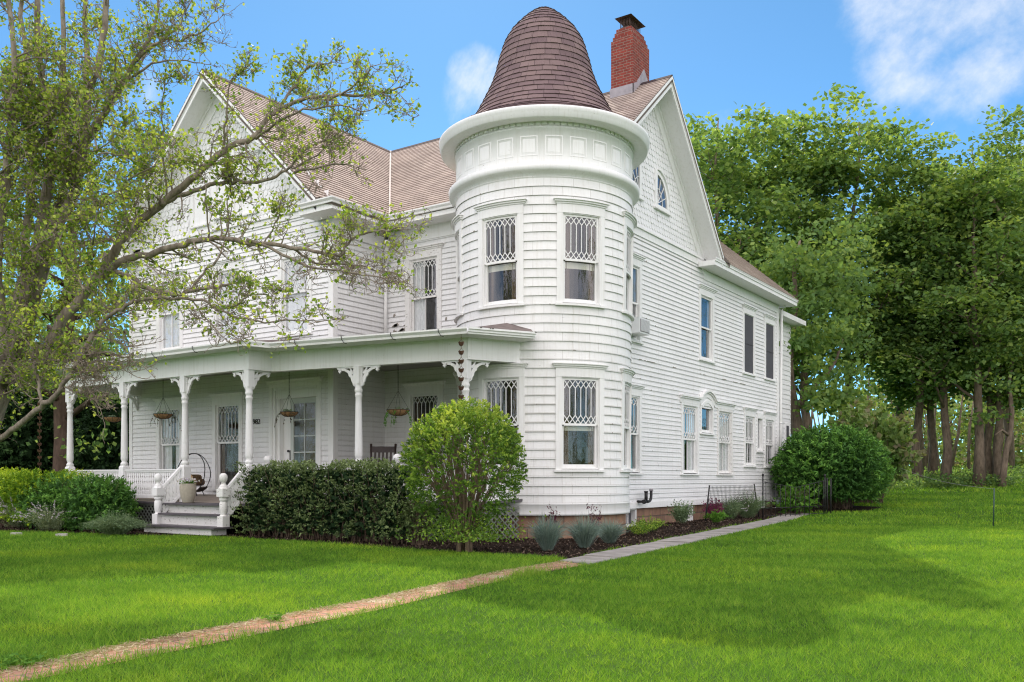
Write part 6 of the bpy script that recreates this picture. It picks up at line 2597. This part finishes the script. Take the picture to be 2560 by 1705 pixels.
def twiggy(p, d, L, r, leafy, lvl):
    """a side branch with spurs"""
    q, pts = p.copy(), [p.copy()]
    n = max(4, int(L / .13))
    for k in range(n):
        d = (d + rv(.17) + Vector((0, 0, .035))).normalized()
        q = q + d * L / n
        pts.append(q.copy())
    rad = [max(.0035, r * (1 - .75 * i / n)) for i in range(n + 1)]
    PB.tube(pts, rad, 5 if r > .012 else 4, 1, caps=False)
    for k in range(1, n + 1):
        nsp = 1 if random.random() < .75 else 2
        for _ in range(nsp):
            sd = (rv(1).normalized() + (pts[k] - pts[k - 1]).normalized() * .5 + Vector((0, 0, .25))).normalized()
            if lvl > 0 and random.random() < .34:
                twiggy(pts[k], sd, L * random.uniform(.35, .6), rad[k] * .65, leafy, lvl - 1)
            else:
                spur(pts[k], sd, random.uniform(.07, .22), .0048, leafy)


def limb(px, radii, leafy=.8, dens=1.0, start=.1, tw=(.35, 1.0), sm=4, upbias=.25):
    """a main limb through known points (photo x, y, distance)"""
    pts = smooth([at(*p) - PO for p in px], sm)
    n = len(pts)
    radii = (radii[0] * .74, radii[1] * .85)
    rad = [radii[0] + (radii[1] - radii[0]) * (i / (n - 1)) ** .85 for i in range(n)]
    # a little natural wobble
    pts = [p + rv(.012) for p in pts]
    PB.tube(pts, rad, 9 if radii[0] > .05 else 7)
    L = seg_len(pts)
    k = int(L / .165 * dens)
    for i in range(k):
        f = start + (1 - start) * (i + random.random()) / k
        j = min(n - 2, int(f * (n - 1)))
        p = pts[j].lerp(pts[j + 1], random.random())
        t_ = (pts[j + 1] - pts[j]).normalized()
        o = rv(1)
        o = (o - t_ * o.dot(t_)).normalized()
        d = (o + t_ * random.uniform(.1, .8) + Vector((0, 0, upbias))).normalized()
        if random.random() < .6:
            twiggy(p, d, random.uniform(*tw) * (1 - .45 * f), min(rad[j] * .4, .017), leafy, 1)
        else:
            spur(p, d, random.uniform(.08, .25), .006, leafy)
    twiggy(pts[-1], (pts[-1] - pts[-2]).normalized(), .3, rad[-1], leafy, 0)


# trunk
tp = smooth([PO * 0 + at(-150, 1430, 13) - PO, at(-95, 1250, 13) - PO, at(-28, 1020, 13) - PO, at(30, 880, 13) - PO, at(62, 760, 13) - PO, at(95, 660, 13.1) - PO, at(118, 580, 13.1) - PO], 4)
PB.tube(tp, [.25 - .10 * i / (len(tp) - 1) for i in range(len(tp))], 12)
# leaders
limb([(-60, 1150, 12.9), (-20, 1000, 12.8), (30, 880, 12.8), (62, 760, 12.8), (100, 650, 12.9)], (.05, .03), .95, 2.6, 0, (.3, .9))
limb([(70, 740, 13), (108, 540, 13), (125, 430, 13), (122, 325, 12.9), (103, 190, 12.8), (92, 0, 12.7), (88, -160, 12.7)], (.12, .035), .95, 1.2)
limb([(118, 600, 13.1), (158, 540, 13), (185, 480, 13), (203, 380, 12.9), (214, 270, 12.9), (240, 180, 12.9), (262, 70, 12.9), (272, -80, 12.9)], (.13, .04), .95, 1.1)
limb([(118, 590, 13.1), (160, 480, 13.5), (168, 380, 13.6), (160, 270, 13.7), (160, 130, 13.8), (155, -60, 13.9)], (.10, .035), .9, 1.0)
limb([(190, 460, 13), (212, 330, 13.4), (217, 170, 13.6), (212, 0, 13.8), (210, -100, 13.8)], (.08, .03), .9, 1.0)
limb([(50, 800, 13), (70, 600, 13.6), (82, 430, 13.9), (88, 270, 14.1), (60, 90, 14.2), (50, -90, 14.2)], (.11, .03), .95, 1.1)
limb([(20, 900, 13), (-10, 640, 12.6), (20, 400, 12.4), (35, 200, 12.3), (20, -40, 12.2)], (.12, .03), .95, 1.1)
limb([(30, 880, 13), (-60, 650, 13), (-120, 420, 13), (-140, 200, 13)], (.13, .03), .9, .8)
limb([(110, 350, 13), (40, 400, 12.5), (0, 345, 12.2), (-50, 280, 12)], (.06, .02), .9, .9)
# upper right crown
limb([(205, 370, 12.9), (260, 285, 12.7), (300, 215, 12.6), (340, 150, 12.5), (385, 80, 12.4), (398, -20, 12.4)], (.07, .02), .85, 1.4)
limb([(340, 150, 12.5), (400, 105, 12.4), (455, 95, 12.4), (500, 80, 12.4), (545, 45, 12.4)], (.035, .008), .25, 1.9, .05, (.25, .6))
limb([(300, 215, 12.6), (370, 130, 12.9), (440, 70, 13.0), (470, 10, 13)], (.035, .01), .4, 1.6, .05, (.25, .6))
limb([(270, 270, 12.7), (340, 180, 12.3), (420, 150, 12.2), (500, 155, 12.2)], (.03, .008), .5, 1.8, .05, (.25, .6))
limb([(240, 330, 12.8), (275, 250, 12.6), (300, 190, 12.5), (305, 170, 12.5)], (.03, .01), .6, 1.3)
# the long ascending limb A
limb([(100, 900, 13), (157, 800, 13), (217, 727, 13), (260, 672, 13), (304, 602, 12.9), (347, 553, 12.9), (420, 497, 12.8), (491, 435, 12.7), (558, 377, 12.7), (635, 344, 12.6), (663, 301, 12.6), (716, 263, 12.6), (778, 243, 12.5), (850, 239, 12.5), (922, 239, 12.5), (970, 226, 12.5), (1008, 213, 12.5)],
     (.115, .010), .78, 1.25, .18, (.3, .9))
limb([(700, 272, 12.6), (730, 224, 12.7), (754, 186, 12.8), (783, 162, 12.8), (825, 158, 12.8)], (.03, .010), .95, 1.7, .1, (.2, .5))
limb([(558, 377, 12.7), (565, 300, 12.5), (570, 230, 12.4), (590, 180, 12.4)], (.025, .010), .95, 1.7, .1, (.2, .55))
limb([(850, 239, 12.5), (900, 200, 12.3), (940, 160, 12.2)], (.02, .007), .75, 1.8, .1, (.2, .45))
limb([(420, 497, 12.8), (408, 400, 12.6), (405, 300, 12.5), (412, 200, 12.5)], (.022, .008), .9, 1.3, .2, (.2, .45))
limb([(640, 345, 12.6), (690, 310, 12.2), (760, 275, 12.0), (850, 265, 11.9), (920, 280, 11.9)], (.03, .008), .45, 1.7, .1, (.2, .55))
# limb B
limb([(400, 510, 12.8), (443, 492, 12.8), (482, 478, 12.7), (539, 459, 12.7), (596, 456, 12.6), (658, 451, 12.6), (716, 425, 12.5), (740, 400, 12.5), (778, 365, 12.5), (840, 340, 12.5)], (.055, .010), .6, 1.4, .05, (.25, .7))
limb([(735, 428, 12.5), (802, 416, 12.4), (874, 410, 12.3), (893, 435, 12.3)], (.028, .007), .2, 1.8, .05, (.2, .5))
limb([(730, 425, 12.5), (790, 385, 12.8), (860, 330, 12.9), (880, 310, 12.9)], (.02, .007), .6, 1.6, .1, (.2, .5))
# limb C
limb([(217, 727, 13), (300, 655, 12.7), (372, 636, 12.6), (443, 614, 12.5), (501, 597, 12.4), (549, 597, 12.4), (635, 605, 12.3), (730, 621, 12.2), (802, 631, 12.1), (850, 640, 12), (874, 600, 12), (922, 580, 12), (970, 573, 11.9), (1020, 570, 11.9)], (.075, .008), .65, 1.4, .12, (.25, .75))
limb([(620, 603, 12.3), (730, 647, 12.1), (778, 669, 12), (850, 678, 11.9), (922, 690, 11.8), (985, 705, 11.8)], (.032, .007), .12, 2.0, .1, (.2, .5))
limb([(730, 621, 12.2), (790, 655, 12.4), (860, 660, 12.5), (940, 672, 12.5), (1000, 690, 12.5)], (.026, .007), .2, 1.8, .1, (.2, .5))
limb([(520, 598, 12.4), (515, 500, 12.2), (510, 420, 12.2)], (.018, .007), .9, 1.3, .2, (.2, .4))
limb([(571, 600, 12.4), (570, 520, 12.6), (580, 450, 12.7)], (.018, .007), .95, 1.4, .2, (.2, .4))
limb([(660, 607, 12.3), (690, 560, 12.3), (700, 520, 12.3)], (.018, .007), .95, 1.8, .2, (.2, .4))
# limb D and its stub
limb([(260, 672, 13), (320, 690, 12.6), (367, 722, 12.4), (424, 734, 12.3), (463, 732, 12.2), (510, 722, 12.1), (558, 718, 12.1), (604, 703, 12)], (.055, .018), .3, .7, .3, (.15, .35))
limb([(472, 728, 12.2), (510, 682, 12.2), (550, 645, 12.2)], (.026, .018), .05, .5, .3, (.1, .2))
# limb E: sweeps up from the lower left and out along the second floor
limb([(-20, 1112, 12.9), (27, 1075, 12.6), (67, 1048, 12.4), (102, 1016, 12.2), (134, 995, 12.1), (161, 962, 12), (182, 925, 12), (204, 893, 11.9), (233, 835, 11.9), (268, 795, 11.9), (319, 761, 11.8), (348, 751, 11.8), (386, 747, 11.7), (434, 747, 11.7), (501, 751, 11.6), (530, 766, 11.6), (553, 780, 11.5), (597, 795, 11.5), (663, 805, 11.4), (700, 803, 11.4), (770, 800, 11.4), (815, 806, 11.4)],
     (.062, .007), .5, 1.1, .25, (.2, .65))
limb([(540, 772, 11.6), (590, 760, 11.5), (630, 735, 11.4), (690, 745, 11.4)], (.018, .006), .95, 1.9, .2, (.2, .45))
limb([(480, 750, 11.7), (520, 800, 11.5), (560, 845, 11.4), (585, 865, 11.4)], (.014, .006), .15, 1.6, .2, (.15, .35))
# drooping twigs low in front of the porch
for q in ([(182, 925, 12), (230, 905, 11.9), (285, 915, 11.8), (330, 930, 11.8)], [(204, 893, 11.9), (250, 880, 11.8), (310, 890, 11.8), (345, 905, 11.8)], [(190, 910, 12), (215, 960, 11.9), (245, 1010, 11.9)],
          [(160, 965, 12), (200, 985, 12), (230, 975, 12)], [(195, 900, 12), (240, 935, 12.2), (280, 965, 12.2)], [(150, 900, 12.2), (110, 905, 12.3), (40, 910, 12.3)], [(230, 840, 11.9), (280, 850, 11.8), (330, 870, 11.8)]):
    limb(q, (.016, .006), .10, 2.4, .1, (.15, .4), upbias=-.1)
limb([(103, 1010, 12.2), (97, 965, 12.3), (88, 920, 12.4), (84, 880, 12.5)], (.03, .02), .9, 1.6, .1)
# leafy fill around the inner crown
for i in range(66):
    px, py = random.uniform(-60, 330), random.uniform(230, 960)
    if px > 150 and py > 880:
        continue
    if px > 300 and py > 640:
        continue
    d0 = random.uniform(11.6, 14.6)
    a_, ln = random.uniform(-2.2, .4), random.uniform(70, 150)
    limb([(px, py, d0), (px + ln * .5 * math.cos(a_), py + ln * .5 * math.sin(a_), d0 + random.uniform(-.3, .3)), (px + ln * math.cos(a_), py + ln * math.sin(a_), d0 + random.uniform(-.5, .5))], (.018, .006), .95, 1.5, .05, (.2, .55), 3)
part(PB, 'trunk_and_limbs', [M['bark_pear'], m_plain('pear_twig', (.24, .195, .155), .95, .35, 25)], pear)
C = np.array([tuple(p) for p in LEAF])
print('pear leaves', len(C))
leaves('foliage', C, .056, M['pearleaf'], pear, aspect=.72, up=.25)
